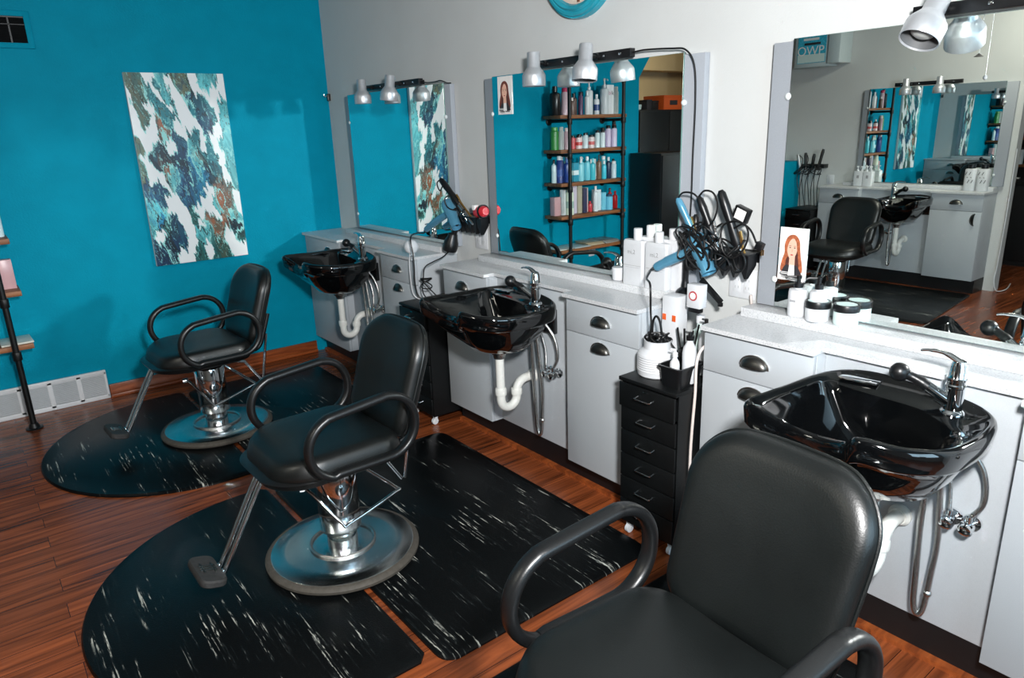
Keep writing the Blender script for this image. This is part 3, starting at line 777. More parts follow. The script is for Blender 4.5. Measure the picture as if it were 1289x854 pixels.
light_bar(ST[2]['o'], PI, .56, 1.138, [(.621, 0, 0), (.957, .04, -.12)], 'black light bar with two silver lamps above the middle mirror',
          cord=[(.05, 1.135, 1.905), (.05, 1.2, 1.908), (.05, 1.33, 1.90), (.05, 1.40, 1.888), (.044, 1.437, 1.83), (.04, 1.445, 1.7), (.036, 1.44, 1.5), (.034, 1.438, 1.3), (.034, 1.425, 1.1), (.05, 1.41, .99)])
light_bar(ST[3]['o'], PI, .49, 1.15, [(.578, -.12, -.52), (.915, -.10, -.45)], 'black light bar with silver lamps above the mirror nearest the camera')
sink0 = make_sink('black glossy shampoo sink nearest the camera, chrome faucet above it')
SG = 'black shampoo sinks'
sink0['group'] = SG; sink0.location = (0, -4.062, 0); sink0.rotation_euler = (0, 0, PI)
copy_thing(sink0, (0, -2.302, 0), PI, 'black glossy shampoo sink of the middle station', SG)
copy_thing(sink0, (0, -.56, 0), PI, 'black glossy shampoo sink nearest the teal wall', SG)
DG = 'black drawer units on casters'
drawer_unit((0, -3.347, 0), PI, 'black six-drawer unit on casters with white canister on top', DG)
drawer_unit((0, -1.620, 0), PI, 'black drawer unit on casters behind the middle chair', DG)

# far station across the room, seen in the mirror nearest the camera
FO = (-5.29, -2.70, 0)
cabinet(FO, 0, 0, .44, 'grey base cabinet at the free end of the partition, seen in mirror', side_pull=True)
cabinet(FO, 0, 1.13, 1.55, 'grey base cabinet behind the mirrored chair')
sink_panel(FO, 0, .44, 1.13, 'grey recessed panel behind the mirrored sink')
countertop(FO, 0, (0, .44, 1.13, 1.55), 'speckled countertop of the station seen in the mirror')
toe_kick(FO, 0, 0, 1.55, 'black toe kick of the station seen in the mirror')
ledge(FO, 0, .0, 1.40, 'thin speckled ledge of the station seen in the mirror')
mirror(FO, 0, -.04, .05, 1.255, 1.31, 'mirror of the far station, itself seen in the mirror nearest the camera')
light_bar(FO, 0, .40, 1.0, [(.56, 0, 0), (.86, 0, 0)], 'black light bar with two lamps over the mirrored far station')
copy_thing(sink0, (FO[0], -2.32, 0), 0, 'black shampoo sink of the far station, seen in the mirror', SG)
drawer_unit((FO[0], -1.13, 0), 0, 'black drawer unit at the far station behind mirrored chair', DG)

# ------------------------------------------------------------------ styling chairs
def superpoly(w, h, r, n=10, taper=0.0, cy=0.0):
    """rounded rectangle outline centred on 0, corner radius r (r may be 4 values: ++, -+, --, +-)"""
    rs = r if isinstance(r, (list, tuple)) else [r] * 4
    out = []
    for (sx, sy, a0), rr in zip(((1, 1, 0), (-1, 1, PI / 2), (-1, -1, PI), (1, -1, 1.5 * PI)), rs):
        cx_, cy_ = sx * (w / 2 - rr), sy * (h / 2 - rr)
        for k in range(n + 1):
            a = a0 + PI / 2 * k / n
            out.append((cx_ + rr * math.cos(a), cy_ + rr * math.sin(a)))
    # even out: subdivide long straight runs
    res = []
    for i, p in enumerate(out):
        q = out[(i + 1) % len(out)]
        L = math.hypot(q[0] - p[0], q[1] - p[1]); m_ = max(1, int(L / .035))
        for k in range(m_): res.append((p[0] + (q[0] - p[0]) * k / m_, p[1] + (q[1] - p[1]) * k / m_))
    return [(x * (1 + taper * y), y + cy) for x, y in res]

def pillow(outline, fmap, front, back, edge=.02):
    """closed cushion: outline (a,b); fmap(a,b,h)->3D; front/back bulge"""
    R = []
    prof = [(0.0, back * .9), (.35, back * .88), (.7, back * .7), (.90, back * .45), (.975, back * .2)]
    for s, h in prof[::1]: R.append([fmap(a * max(s, .002), b_ * max(s, .002), -h - edge * .4) for a, b_ in outline])
    R.append([fmap(a * .995, b_ * .995, -edge * .35) for a, b_ in outline])
    R.append([fmap(a, b_, 0) for a, b_ in outline])
    for s, h in ((.997, .22), (.985, .42), (.962, .60), (.925, .77), (.87, .89), (.78, .96), (.6, 1.0), (.3, 1.02), (.002, 1.03)):
        R.append([fmap(a * s, b_ * s, front * h) for a, b_ in outline])
    return MB().rings(R)

def make_chair(label, dz=0.0, group='black salon styling chairs'):
    """local: +x forward, +y to the sitter's left"""
    t = thing('styling_chair', label, 'chair', (0, 0, 0), 0, group)
    # base
    o = MB().lathe([(.268, .004), (.292, .002), (.301, .010), (.302, .020), (.294, .030), (.280, .0335), (.268, .030)], n=72, cap=False)
    o.build('rubber_ring', 'rubber', t)
    MB().lathe([(.281, .012), (.281, .032), (.276, .036), (.20, .041), (.12, .046), (.075, .0475), (.001, .048)], n=72).build('base_plate', 'brushed', t)
    o = MB().lathe([(.124, .0465), (.130, .046), (.131, .053), (.125, .057), (.119, .053), (.119, .0465)], n=56, cap=False).build('base_trim_ring', 'steel', t)
    o = MB().lathe([(.060, .046), (.060, .112), (.078, .114), (.080, .118), (.080, .372), (.077, .378), (.055, .38), (.055, .40 + dz), (.001, .40 + dz)], n=48)
    o.build('hydraulic_column', 'chrome', t)
    o = MB().box((-.15, -.11, .395 + dz), (.15, .11, .425 + dz), .008)
    o.lathe([(.07, .375 + dz), (.075, .38 + dz), (.075, .396 + dz)], n=32)
    o.build('seat_mount', 'black_paint', t)
    # pump bail and lever
    bail = MB().tube([(.128, -.005, .325), (.11, .03, .305), (.045, .122, .195), (.02, .130, .190), (-.185, .125, .245), (-.204, .108, .252), (-.12, .0, .33), (-.05, -.01, .40)], .0068, 10, smooth=3)
    bail.lathe([(.012, 0), (.012, .028)], (.118, -.004, .324), 12, (1, -.2, 0))
    bail.build('lock_bail', 'chrome', t)
    lv = MB().tube([(-.05, .0, .40), (-.20, .01, .36), (-.280, .012, .23), (-.296, .012, .228), (-.332, .015, .43), (-.346, .015, .50)], .0078, 10)
    lv.build('pump_lever', 'chrome', t)
    # seat
    ol = superpoly(.485, .50, [.16, .10, .10, .16], 10)
    def fseat(a, b_, h):
        nose = -.020 * max(0, (a - .12) / .12) ** 2
        return (.045 + a, b_, .475 + dz + h + nose * (1 if h > 0 else .4) + .012 * (abs(b_) / .25) ** 2 * (1 if h > .03 else 0))
    pillow(ol, fseat, .062, .028).build('seat', 'leather', t, ang=60)
    ol2 = superpoly(.50, .47, [.16, .08, .08, .16], 10)
    o = MB().rings([[(.062 + a * .86, b_ * .86, .428 + dz) for a, b_ in ol2], [(.062 + a * .97, b_ * .97, .438 + dz) for a, b_ in ol2], [(.062 + a * 1.03, b_ * 1.02, .462 + dz) for a, b_ in ol2], [(.062 + a * 1.0, b_ * 1.0, .466 + dz) for a, b_ in ol2]])
    o.build('seat_pan', 'black_satin', t)
    # backrest: leaning, slightly wrapped round
    olb = superpoly(.429, .417, [.124, .124, .075, .075], 12, taper=.228)
    lean = .323
    def fback2(a, b_, h):
        zz = .2085 + b_
        return (-.225 - math.tan(lean) * zz + .60 * a * a + h * .985, a, .484 + dz + zz + h * .2)
    pillow(olb, fback2, .050, .042, .03).build('backrest', 'leather', t, ang=60)
    o = MB()
    pts = cr([fback2(a * 1.004, b_ * 1.004, 0) for a, b_ in olb[::4]], 4, True)
    o.tube(pts, .0042, 8, closed=True); o.build('piping', 'leather', t)
    for s in (-1, 1):
        o = MB().box((-.235, s * .11 - .02, .44 + dz), (-.05, s * .11 + .02, .452 + dz), .003)
        o.tube([(-.235, s * .11, .446 + dz), (-.275, s * .11, .48 + dz), (-.335, s * .11, .64 + dz)], .012, 10, smooth=5)
        o.build('back_bracket', 'black_paint', t)
    # arm loops
    for s in (-1, 1):
        x0, x1, z0, z1 = -.214, .200, .482 + dz, .716 + dz
        ctrl = []
        r = .113; sl = .0
        def arc(cx_, cz_, a0, a1, m_=10):
            for k in range(m_ + 1):
                a = a0 + (a1 - a0) * k / m_; ctrl.append((cx_ + r * math.cos(a), s * .272, cz_ + r * math.sin(a)))
        arc(x1 - r, z1 - r - .018, -PI / 2 + .3, PI / 2 - .09); arc(x0 + r, z1 - r, PI / 2 - .09, PI * 1.0); arc(x0 + r, z0 + r, PI, PI * 1.5); 
        ctrl.append((.0, s * .272, z0)); ctrl.append((.10, s * .272, z0 + .002))
        o = MB().tube(cr(ctrl, 3, True), .0215, 14, closed=True, flat=((0, 1, 0), 1.0))
        # flatten the section: wide across, thinner radially
        o2 = MB(); P = [Vector(p) for p in cr(ctrl, 2, True)]; L = len(P); cen = Vector(((x0 + x1) / 2, s * .272, (z0 + z1) / 2))
        rings = []
        for i in range(L):
            T = (P[(i + 1) % L] - P[i - 1]).normalized(); w_ = Vector((0, 1, 0)); nn = T.cross(w_).normalized()
            rings.append([P[i] + w_ * (.0215 * math.copysign(abs(math.cos(2 * PI * q / 16)) ** .8, math.cos(2 * PI * q / 16))) + nn * (.0150 * math.copysign(abs(math.sin(2 * PI * q / 16)) ** .8, math.sin(2 * PI * q / 16))) for q in range(16)])
        bv = [[o2.bm.verts.new(p) for p in q] for q in rings]
        for i in range(L):
            for q in range(16):
                o2.bm.faces.new((bv[i][q], bv[i][(q + 1) % 16], bv[(i + 1) % L][(q + 1) % 16], bv[(i + 1) % L][q]))
        o.bm.free()
        for xb in (-.08, .09): o2.box((xb - .03, s * .272 - (.05 if s > 0 else -.01), z0 - .012), (xb + .03, s * .272 - (-.01 if s > 0 else -.05), z0 + .0), .004)
        o2.build('armrest', 'black_satin', t, ang=60)
    # footrest
    o = MB()
    for s in (-1, 1):
        y = s * .023
        o.tube([(.16, y, .425 + dz), (.275, y, .425 + dz), (.305, y, .405 + dz), (.452, y, .148 + dz), (.468, y, .134 + dz), (.49, y, .135 + dz)], .0092, 10, smooth=4)
    o.build('footrest_bar', 'chrome', t)
    fr = MB()
    pl = superpoly(.088, .205, .03, 5)
    fr.rings([[(a * .95, b_ * .95, -.013) for a, b_ in pl], [(a, b_, -.008) for a, b_ in pl], [(a, b_, .008) for a, b_ in pl], [(a * .93, b_ * .95, .014) for a, b_ in pl]])
    q = Matrix.Translation((.515, 0, .140 + dz)) @ Matrix.Rotation(-.28, 4, 'Y')
    fr.xform(q); fp = fr.build('foot_pad', 'pad_rubber', t)
    tr = MB()
    for k in (-1, 0, 1): tr.box((-.028, k * .016 - .0035, .0135), (.028, k * .016 + .0035, .0175), .001)
    for k in (-1, 1): tr.box((k * .018 - .003, -.035, .0135), (k * .018 + .003, .035, .0172), .001)
    tr.xform(q); tr.build('tread', 'pewter', fp)
    return t

cA = make_chair('black leather styling chair in the middle, on half-round mat with foot pad showing')
cA.location = (-1.372, -2.735, .0145); cA.rotation_euler = (0, 0, PI + math.radians(1))
cB = copy_thing(cA, (-1.378, -1.078, .0145), PI + math.radians(3), 'black leather styling chair in front of the teal wall')
cC = make_chair('large black leather styling chair in the foreground, cut off below', dz=.055)
cC.location = (-1.406, -4.419, .0145); cC.rotation_euler = (0, 0, PI - math.radians(3.2))
cD = copy_thing(cA, (-3.88, -1.99, .0145), math.radians(-6), 'black leather styling chair of the far station, seen in the mirror')


# ------------------------------------------------------------------ pipe shelf with products on the teal wall
SH_Z = [1.72, 1.42, 1.125, .825, .51]
sx0, sx1, sy0, sy1 = -2.97, -2.122, -.268, -.03
unit = thing('pipe_shelf', 'industrial black pipe shelf with wooden boards standing against the teal wall', 'shelf', ((sx0 + sx1) / 2, -.15, 0))
for z in SH_Z:
    MB().box((sx0, sy0, z - .03), (sx1, sy1, z), .003).build('shelf_board', 'shelf_wood', unit, world=True)
for px in (-2.215, -2.905):
    o = MB().tube([(px, -.285, .004), (px, -.285, 2.0)], .0165, 16)
    o.lathe([(.045, 0), (.046, .006), (.03, .009), (.024, .03), (.022, .034)], (px, -.285, .001), 20)
    for z in SH_Z:
        o.lathe([(.022, -.05), (.024, -.045), (.024, -.005), (.022, 0)], (px, -.285, z - .032), 16)
    o.lathe([(.02, 0), (.02, .025), (.012, .03)], (px, -.285, 1.99), 16)
    o.build('post', 'black_paint', unit, world=True)
    for z in SH_Z:
        o = MB().tube([(px, -.285, z - .05), (px, -.012, z - .05)], .013, 12)
        o.lathe([(.034, 0), (.034, .008), (.02, .012)], (px, -.0005, z - .05), 18, (0, -1, 0))
        o.build('bracket', 'black_paint', unit, world=True)

PM = {}
def pm(rgb):
    k = 'product_%d_%d_%d' % rgb
    if k not in PM: PM[k] = simple(k, rgb, .3, spec=.5)
    return PM[k]
def product(x, y, z, kind, rgb, h, r, label, capcol=(20, 20, 22), group='hair products on the pipe shelf', band=None, yr=1.0):
    nm = {'jar': 'product_jar', 'box': 'product_box', 'bag': 'product_bag'}.get(kind, 'product_bottle')
    t = thing(nm, label, 'box' if kind == 'box' else ('jar' if kind == 'jar' else 'bottle'), (x, y, z + .0005), 0, group)
    if kind == 'box':
        MB().box((-r, -r * .8, 0), (r, r * .8, h), .002).build('carton', pm(rgb), t)
        if band: MB().box((-r - .0004, -r * .8 - .0004, h * .35), (r + .0004, r * .8 + .0004, h * .6), .0).build('printed_band', pm(band), t)
    elif kind == 'bottle':      # shoulders and a screw cap
        MB().lathe([(r * .92, 0), (r, .006), (r, h * .68), (r * .9, h * .75), (r * .4, h * .80), (r * .4, h * .83)], n=20).build('body', pm(rgb), t)
        MB().lathe([(r * .46, h * .825), (r * .46, h * .99), (r * .4, h)], n=16).build('cap', pm(capcol), t)
        if band: MB().lathe([(r * 1.008, h * .2), (r * 1.008, h * .5)], n=20, cap=False).build('printed_band', pm(band), t)
    elif kind == 'can':
        MB().lathe([(r, 0), (r, h * .80), (r * .75, h * .86)], n=20).build('body', pm(rgb), t)
        MB().lathe([(r * .8, h * .85), (r * .8, h * .98), (r * .7, h)], n=18).build('cap', pm(capcol), t)
        if band: MB().lathe([(r * 1.008, h * .25), (r * 1.008, h * .5)], n=20, cap=False).build('printed_band', pm(band), t)
    elif kind == 'tube':        # stands on its cap
        MB().lathe([(r * .8, 0), (r * .8, h * .16)], n=18).build('cap', pm(capcol), t)
        MB().rings([[(r * math.cos(a) * .9, r * math.sin(a) * .9, h * .16) for a in [2 * PI * k / 20 for k in range(20)]], [(r * math.cos(a) * 1.05, r * math.sin(a) * .5, h * .6) for a in [2 * PI * k / 20 for k in range(20)]], [(r * math.cos(a) * 1.15, r * math.sin(a) * .06, h) for a in [2 * PI * k / 20 for k in range(20)]]]).build('body', pm(rgb), t)
    elif kind == 'pump':
        MB().lathe([(r * .94, 0), (r, .006), (r, h * .66), (r * .88, h * .71), (r * .4, h * .74), (r * .4, h * .77)], n=24).build('body', pm(rgb), t)
        o = MB().lathe([(r * .44, h * .765), (r * .44, h * .82), (r * .2, h * .83), (r * .2, h * .93), (r * .3, h * .935), (r * .3, h * .99), (r * .2, h)], n=16)
        o.tube([(0, 0, h * .965), (0, -r * .9, h * .965), (0, -r * 1.15, h * .93)], r * .14, 8)
        o.build('pump', pm(capcol), t)
    elif kind == 'jar':
        MB().lathe([(r * .95, 0), (r, .004), (r, h * .66)], n=32).build('body', pm(rgb), t)
        MB().lathe([(r * 1.03, h * .66), (r * 1.03, h * .97), (r * .99, h), (r * .98, h * .995)], n=32).build('lid', pm(capcol), t)
    return t
ORD = ['first', 'second', 'third', 'fourth', 'fifth', 'sixth', 'seventh', 'eighth', 'ninth', 'tenth', 'eleventh', 'twelfth', 'thirteenth', 'fourteenth', 'fifteenth', 'sixteenth']
SHN = ['top shelf', 'second shelf', 'third shelf', 'fourth shelf']
BLK, WHT = (18, 18, 20), (232, 234, 236)
rows = [
 [('bottle', (16, 16, 18), .25, .05, BLK, None, 'black'), ('can', (206, 180, 190), .235, .032, (190, 50, 90), None, 'pink'), ('bottle', (110, 88, 80), .15, .026, (220, 214, 206), None, 'brown'), ('bottle', (92, 66, 60), .19, .03, BLK, None, 'dark brown'), ('can', (98, 70, 104), .20, .022, (60, 40, 60), None, 'purple'), ('bottle', WHT, .21, .026, WHT, None, 'white'), ('pump', (216, 222, 226), .30, .036, (220, 220, 220), (190, 200, 206), 'tall white'), ('bottle', (226, 230, 234), .18, .026, WHT, (40, 70, 130), 'blue-banded white'), ('pump', (204, 210, 214), .32, .04, (190, 194, 196), None, 'grey-white'), ('box', (236, 238, 240), .265, .045, BLK, None, 'large white'), ('can', (222, 228, 228), .25, .026, WHT, None, 'slim white')],
 [('can', (50, 130, 60), .20, .038, (70, 150, 70), None, 'green'), ('can', (214, 220, 222), .20, .024, WHT, None, 'white'), ('can', (190, 160, 170), .19, .026, (225, 215, 215), None, 'pale pink'), ('bottle', (90, 80, 120), .15, .024, WHT, None, 'violet'), ('can', (200, 80, 84), .12, .025, BLK, None, 'red'), ('can', (226, 206, 206), .12, .03, BLK, (206, 70, 70), 'red-banded white'), ('can', (220, 226, 228), .13, .028, BLK, (210, 120, 110), 'orange-banded white'), ('can', (206, 224, 230), .14, .026, BLK, None, 'pale blue'), ('can', (222, 208, 208), .12, .028, BLK, (206, 90, 90), 'pink-banded white'), ('can', (224, 212, 212), .12, .028, BLK, (200, 80, 80), 'red-striped white'), ('can', (206, 226, 230), .16, .024, BLK, None, 'ice blue'), ('can', (214, 228, 232), .16, .024, BLK, None, 'pale aqua'), ('can', (204, 190, 216), .18, .026, BLK, None, 'lilac'), ('can', (208, 194, 220), .20, .028, BLK, None, 'tall lilac'), ('can', (212, 200, 224), .20, .028, BLK, None, 'light lilac'), ('can', (196, 84, 80), .24, .022, BLK, None, 'tall red')],
 [('bottle', (200, 220, 224), .21, .024, BLK, None, 'slim white'), ('can', (36, 60, 130), .24, .036, (230, 236, 240), (60, 90, 160), 'dark blue'), ('bottle', (34, 66, 140), .22, .03, (70, 110, 170), None, 'navy blue'), ('can', (206, 226, 206), .23, .034, (220, 226, 220), None, 'pale green'), ('box', (52, 150, 176), .17, .034, BLK, (220, 236, 240), 'teal'), ('pump', (140, 214, 226), .22, .028, WHT, None, 'aqua'), ('bottle', (120, 206, 222), .22, .03, WHT, None, 'turquoise'), ('bottle', (116, 204, 220), .22, .03, WHT, None, 'bright aqua'), ('bottle', (70, 190, 206), .20, .026, (120, 210, 220), None, 'cyan'), ('tube', (216, 226, 228), .19, .034, WHT, None, 'white'), ('pump', (120, 90, 70), .23, .024, (60, 48, 40), None, 'brown'), ('bottle', (70, 196, 220), .17, .024, WHT, None, 'small cyan'), ('can', (120, 210, 224), .21, .024, WHT, None, 'light cyan'), ('bottle', (30, 50, 80), .20, .026, WHT, None, 'navy'), ('can', (206, 224, 234), .16, .026, WHT, None, 'pale'), ('bottle', (28, 44, 72), .18, .026, BLK, None, 'dark navy')],
 [('box', (198, 156, 160), .17, .04, BLK, None, 'pink'), ('can', (220, 228, 232), .29, .028, WHT, None, 'tall white'), ('can', (214, 226, 206), .25, .038, (210, 220, 200), (160, 190, 180), 'cream'), ('box', (206, 196, 214), .28, .036, BLK, None, 'lilac'), ('box', (178, 172, 150), .28, .026, BLK, None, 'tan'), ('box', (60, 62, 90), .23, .022, BLK, None, 'dark blue'), ('box', (206, 186, 184), .23, .028, BLK, None, 'pale pink'), ('bottle', (200, 60, 70), .10, .022, (200, 60, 70), None, 'small red'), ('bottle', (220, 230, 236), .24, .026, WHT, None, 'white'), ('box', (220, 230, 236), .20, .036, BLK, None, 'white'), ('box', (120, 200, 224), .17, .026, BLK, None, 'light blue'), ('can', (110, 196, 226), .15, .036, (40, 70, 100), None, 'sky blue'), ('bottle', (200, 40, 44), .20, .024, (90, 20, 24), None, 'red'), ('bottle', (206, 36, 40), .17, .024, (200, 40, 44), None, 'bright red')],
]
for k, row in enumerate(rows):
    tot = sum(2 * p[3] for p in row); gap = (abs(sx1 - sx0) - .02 - tot) / max(1, len(row) - 1)
    gap = min(gap, .05); x = sx1 - .01
    for i, (kd, rgb, h, r, cc, band, nm) in enumerate(row):
        x -= r
        y = -.13 - .05 * ((i * 7) % 3) / 2
        t_ = product(x, y, SH_Z[k], kd, rgb, h, r, '%s %s, %s from the painting side on the %s' % (nm, {'box': 'carton', 'can': 'can', 'tube': 'tube'}.get(kd, 'bottle'), ORD[i], SHN[k]), cc, band=band)
        if nm == 'large white':
            text_mesh('lbl', .05, 'pink', 'printed_letters', mtx=Matrix.Translation((.012, -r * .8 - .0008, h * .72)) @ Matrix.Rotation(PI / 2, 4, 'X'), parent=t_, flip=True)
            text_mesh('k', .05, 'ink', 'printed_letters', mtx=Matrix.Translation((-.030, -r * .8 - .0008, h * .72)) @ Matrix.Rotation(PI / 2, 4, 'X'), parent=t_, flip=True)
        x -= r + gap
# magazines on the lowest board
MG = [(-2.20, -.15, .16, .20, 2, (206, 206, 196), 'pale magazine at the painting end of the lowest shelf'), (-2.40, -.15, .2, .22, 3, (170, 186, 190), 'blue-grey magazine lying on the lowest shelf'), (-2.60, -.15, .19, .2, 0, (190, 176, 150), 'beige magazine lying on the lowest shelf'), (-2.80, -.15, .2, .22, -3, (150, 150, 146), 'grey magazine on the lowest shelf')]
for x, y, w_, d_, a, rgb, lb in MG:
    n_ = 1 if x > -2.5 else 3
    for i in range(n_):
        o = MB().box((-w_ / 2, -d_ / 2, 0), (w_ / 2, d_ / 2, .010), .002)
        ob = o.build('magazine', pm(tuple(max(0, c - 18 * i) for c in rgb)))
        ob.location = (x + .012 * i, y, SH_Z[4] + .0006 + i * .0106); ob.rotation_euler = (0, 0, math.radians(a + 5 * i))
        tag(ob, lb if n_ == 1 else lb + ', ' + ['lowest of its pile', 'middle of its pile', 'topmost of its pile'][i], 'magazine', 'magazines on the lowest shelf')

# ------------------------------------------------------------------ things on the counters
WP = (228, 230, 232)
# white shampoo bottles at the middle station
for i, (x, y, yc, r, h, hc, lb) in enumerate([(-.0985, -3.118, -3.132, .058, .193, .243, 'white bottle of the front pair, left one, on the middle ledge'),
                                     (-.0985, -3.243, -3.247, .061, .193, .238, 'white bottle of the front pair, right one, on the middle ledge'),
                                     (-.0600, -3.165, -3.168, .056, .205, .254, 'tall white bottle behind and between the front pair'),
                                     (-.0600, -3.285, -3.289, .060, .205, .250, 'white bottle behind the right-hand front bottle, near the black stand')]):
    t = thing('shampoo_bottle', lb, 'bottle', (x, y, ZL + .0006), 0, 'white salon bottles on the middle ledge')
    dx = .0185
    ol = superpoly(2 * dx, 2 * r, .012, 6)
    o = MB().rings([[(a * .94, b_ * .97, 0) for a, b_ in ol], [(a, b_, .005) for a, b_ in ol], [(a, b_, h - .02) for a, b_ in ol], [(a * .96, b_ * .97, h - .007) for a, b_ in ol], [(a * .8, b_ * .9, h) for a, b_ in ol]])
    o.build('body', 'white_plastic', t)
    MB().lathe([(.0175, h + .0005), (.0182, h + .004), (.0182, hc - .003), (.0165, hc)], (0, yc - y, 0), n=28).xform(Matrix.Identity(4)).build('cap', 'white_plastic', t)
    if i < 2:
        fx = -dx - .0006
        text_mesh('mi,2', .026, 'grey_ink', 'printed_name', .0002, Matrix.Translation((fx, .006, h - .05)) @ Matrix(((0, 0, -1, 0), (-1, 0, 0, 0), (0, 1, 0, 0), (0, 0, 0, 1))), t)
        o = MB()
        o.box((fx, -.048, h * .44), (fx + .0006, .048, h * .447)).build('printed_line', 'grey_ink', t)
        MB().box((fx, -.040, h * .40), (fx + .0006, .040, h * .404)).build('printed_line', 'grey_ink', t)
t = thing('white_jar', 'small round white jar left of the white bottles', 'jar', (-.081, -3.006, ZL + .0006))
MB().lathe([(.020, 0), (.027, .004), (.029, .03), (.029, .05), (.028, .054), (.001, .055)], n=28).build('body', 'white_plastic', t)
MB().lathe([(.0295, .036), (.0295, .056), (.028, .059), (.001, .0595)], n=28).build('lid', 'white_plastic', t)
t = thing('tool_stand', 'black pedestal with round foot beside the white bottles', 'stand', (-.081, -3.372, ZL + .0006))
MB().lathe([(.036, 0), (.037, .006), (.03, .016), (.016, .026), (.013, .05)], n=30).build('foot', 'black_plastic', t)
MB().lathe([(.0125, .05), (.0125, .135), (.015, .14)], n=20).build('stem', 'black_plastic', t)
MB().box((-.010, -.022, .141), (.010, .022, .185), .002).build('head', 'black_paint', t)

# pump bottles and jars by the near mirror
def pump_bottle(x, y, r, h, label, grp):
    t = thing('pump_bottle', label, 'bottle', (x, y, ZL + .0006), 0, grp)
    MB().lathe([(r * .93, 0), (r, .004), (r, h - .012), (r * .93, h - .003), (r * .4, h), (r * .38, h + .006)], n=32).build('body', 'white_plastic', t)
    o = MB().lathe([(r * .5, h + .004), (r * .5, h + .02), (r * .22, h + .021), (r * .22, h + .034), (r * .3, h + .035), (r * .3, h + .045), (r * .2, h + .047)], n=20)
    o.tube([(0, 0, h + .041), (-.02, .028, h + .041), (-.026, .036, h + .035)], .004, 8)
    o.build('pump', 'black_plastic', t)
    MB().box((-r - .0007, -.010, h * .55), (-r + .004, .010, h * .62)).build('printed_label', 'grey_ink', t)
    return t
pump_bottle(-.086, -3.862, .031, .096, 'front white pump bottle with black pump beside the jars', 'white pump bottles')
pump_bottle(-.073, -3.930, .028, .098, 'white pump bottle with black pump half hidden behind the lidded jar', 'white pump bottles')
for x, y, mt, lb in ((-.083, -3.985, 'white_plastic', 'front white jar with black-rimmed lid'), (-.078, -4.062, 'frost', 'pale green jar with black-rimmed lid against the mirror')):
    if mt == 'white_plastic': x, y = -.098, -3.945
    else: x, y = -.080, -4.035
    t = thing('cream_jar', lb, 'jar', (x, y, ZL + .0006), 0, 'cream jars by the near mirror')
    MB().lathe([(.036, 0), (.039, .004), (.0395, .046)], n=40).build('body', mt, t)
    lid = MB().lathe([(.0415, .046), (.0418, .048), (.0418, .066), (.0405, .069), (.034, .0695), (.033, .0675), (.001, .067)], n=40).build('lid', 'black_plastic', t)
    MB().lathe([(.0325, .0676), (.0325, .0686), (.001, .0688)], n=36).build('lid_disc', 'frost', lid)
t = None

# portrait photographs
def portrait(name, label, x, y0, y1, z0, z1, hair, lean=0.0):
    t = thing(name, label, 'photo', (x, (y0 + y1) / 2, z0))
    w_, h = abs(y1 - y0), z1 - z0
    MB().box((-.0008, -w_ / 2, 0), (.0008, w_ / 2, h)).build('card', 'paper', t)
    def flat(pts, k): return MB().rings([[(-.0010 - k * .0003, u * w_, v * h) for u, v in pts], [(-.0012 - k * .0003, u * w_, v * h) for u, v in pts]])
    # u>0 is the left of the picture as seen from the room
    E = lambda cu, cv, ru, rv, n_=26: [(cu + ru * math.cos(2 * PI * k / n_), cv + rv * math.sin(2 * PI * k / n_)) for k in range(n_)]
    hp = cr([(.40, .17), (.38, .36), (.30, .52), (.31, .66), (.24, .80), (.10, .865), (-.08, .86), (-.22, .76), (-.26, .60), (-.30, .46), (-.36, .32), (-.37, .18), (-.2, .14), (.1, .14)], 5, True)
    flat(hp, 0).build('printed_hair', hair, t)
    inner = cr([(.19, .44), (.24, .32), (.16, .22), (-.10, .20), (-.24, .26), (-.20, .44), (-.15, .60), (0, .5)], 5, True)
    flat(inner, 1).build('printed_shadow_hair', 'hair_dark', t)
    flat([(.10, .48), (-.09, .48), (-.10, .30), (.11, .30)], 2).build('printed_neck', 'skin', t)
    flat(cr([(.20, .30), (.0, .24), (-.16, .30), (-.30, .20), (-.33, .09), (.38, .09), (.34, .19)], 4, True), 2).build('printed_jacket', 'ink', t)
    flat([(.09, .30), (-.09, .30), (-.12, .09), (.12, .09)], 3).build('printed_shirt', 'paper', t)
    flat(cr([(.20, .60), (.17, .50), (.09, .415), (.03, .40), (-.05, .425), (-.13, .52), (-.16, .62), (-.13, .74), (.0, .80), (.14, .75)], 4, True), 3).build('printed_face', 'skin', t)
    fr = cr([(.27, .52), (.29, .66), (.22, .79), (.08, .845), (-.04, .83), (.06, .79), (.15, .72), (.20, .62)], 4, True)
    flat(fr, 4).build('printed_fringe', hair, t)
    fr = cr([(-.04, .83), (-.16, .78), (-.22, .64), (-.20, .50), (-.15, .60), (-.12, .72), (-.05, .79)], 4, True)
    flat(fr, 4).build('printed_fringe', hair, t)
    for u in (.10, -.065):
        flat(E(u, .628, .032, .010, 12), 4).build('printed_eye', 'ink', t)
        flat([(u + .042, .655), (u - .04, .66), (u - .04, .667), (u + .042, .664)], 4).build('printed_brow', 'hair_dark', t)
    flat([(.034, .60), (.0, .60), (-.004, .545), (.042, .545)], 4).build('printed_nose', 'blush', t)
    flat(E(.025, .492, .052, .013, 14), 4).build('printed_lips', 'lips', t)
    for v, a, b_, mt in ((.145, .40, .08, 'paper'), (.115, .38, .02, 'paper'), (.06, .36, .05, 'ink'), (.035, .30, .0, 'grey_ink'), (.06, -.05, -.34, 'ink')):
        flat([(a, v), (b_, v), (b_, v + .014), (a, v + .014)], 5).build('printed_caption', mt, t)
portrait('portrait_photo', 'small photo of long-haired woman stuck on the middle mirror', -.0410, -2.119, -2.236, 1.695, 1.877, 'hair_mid')
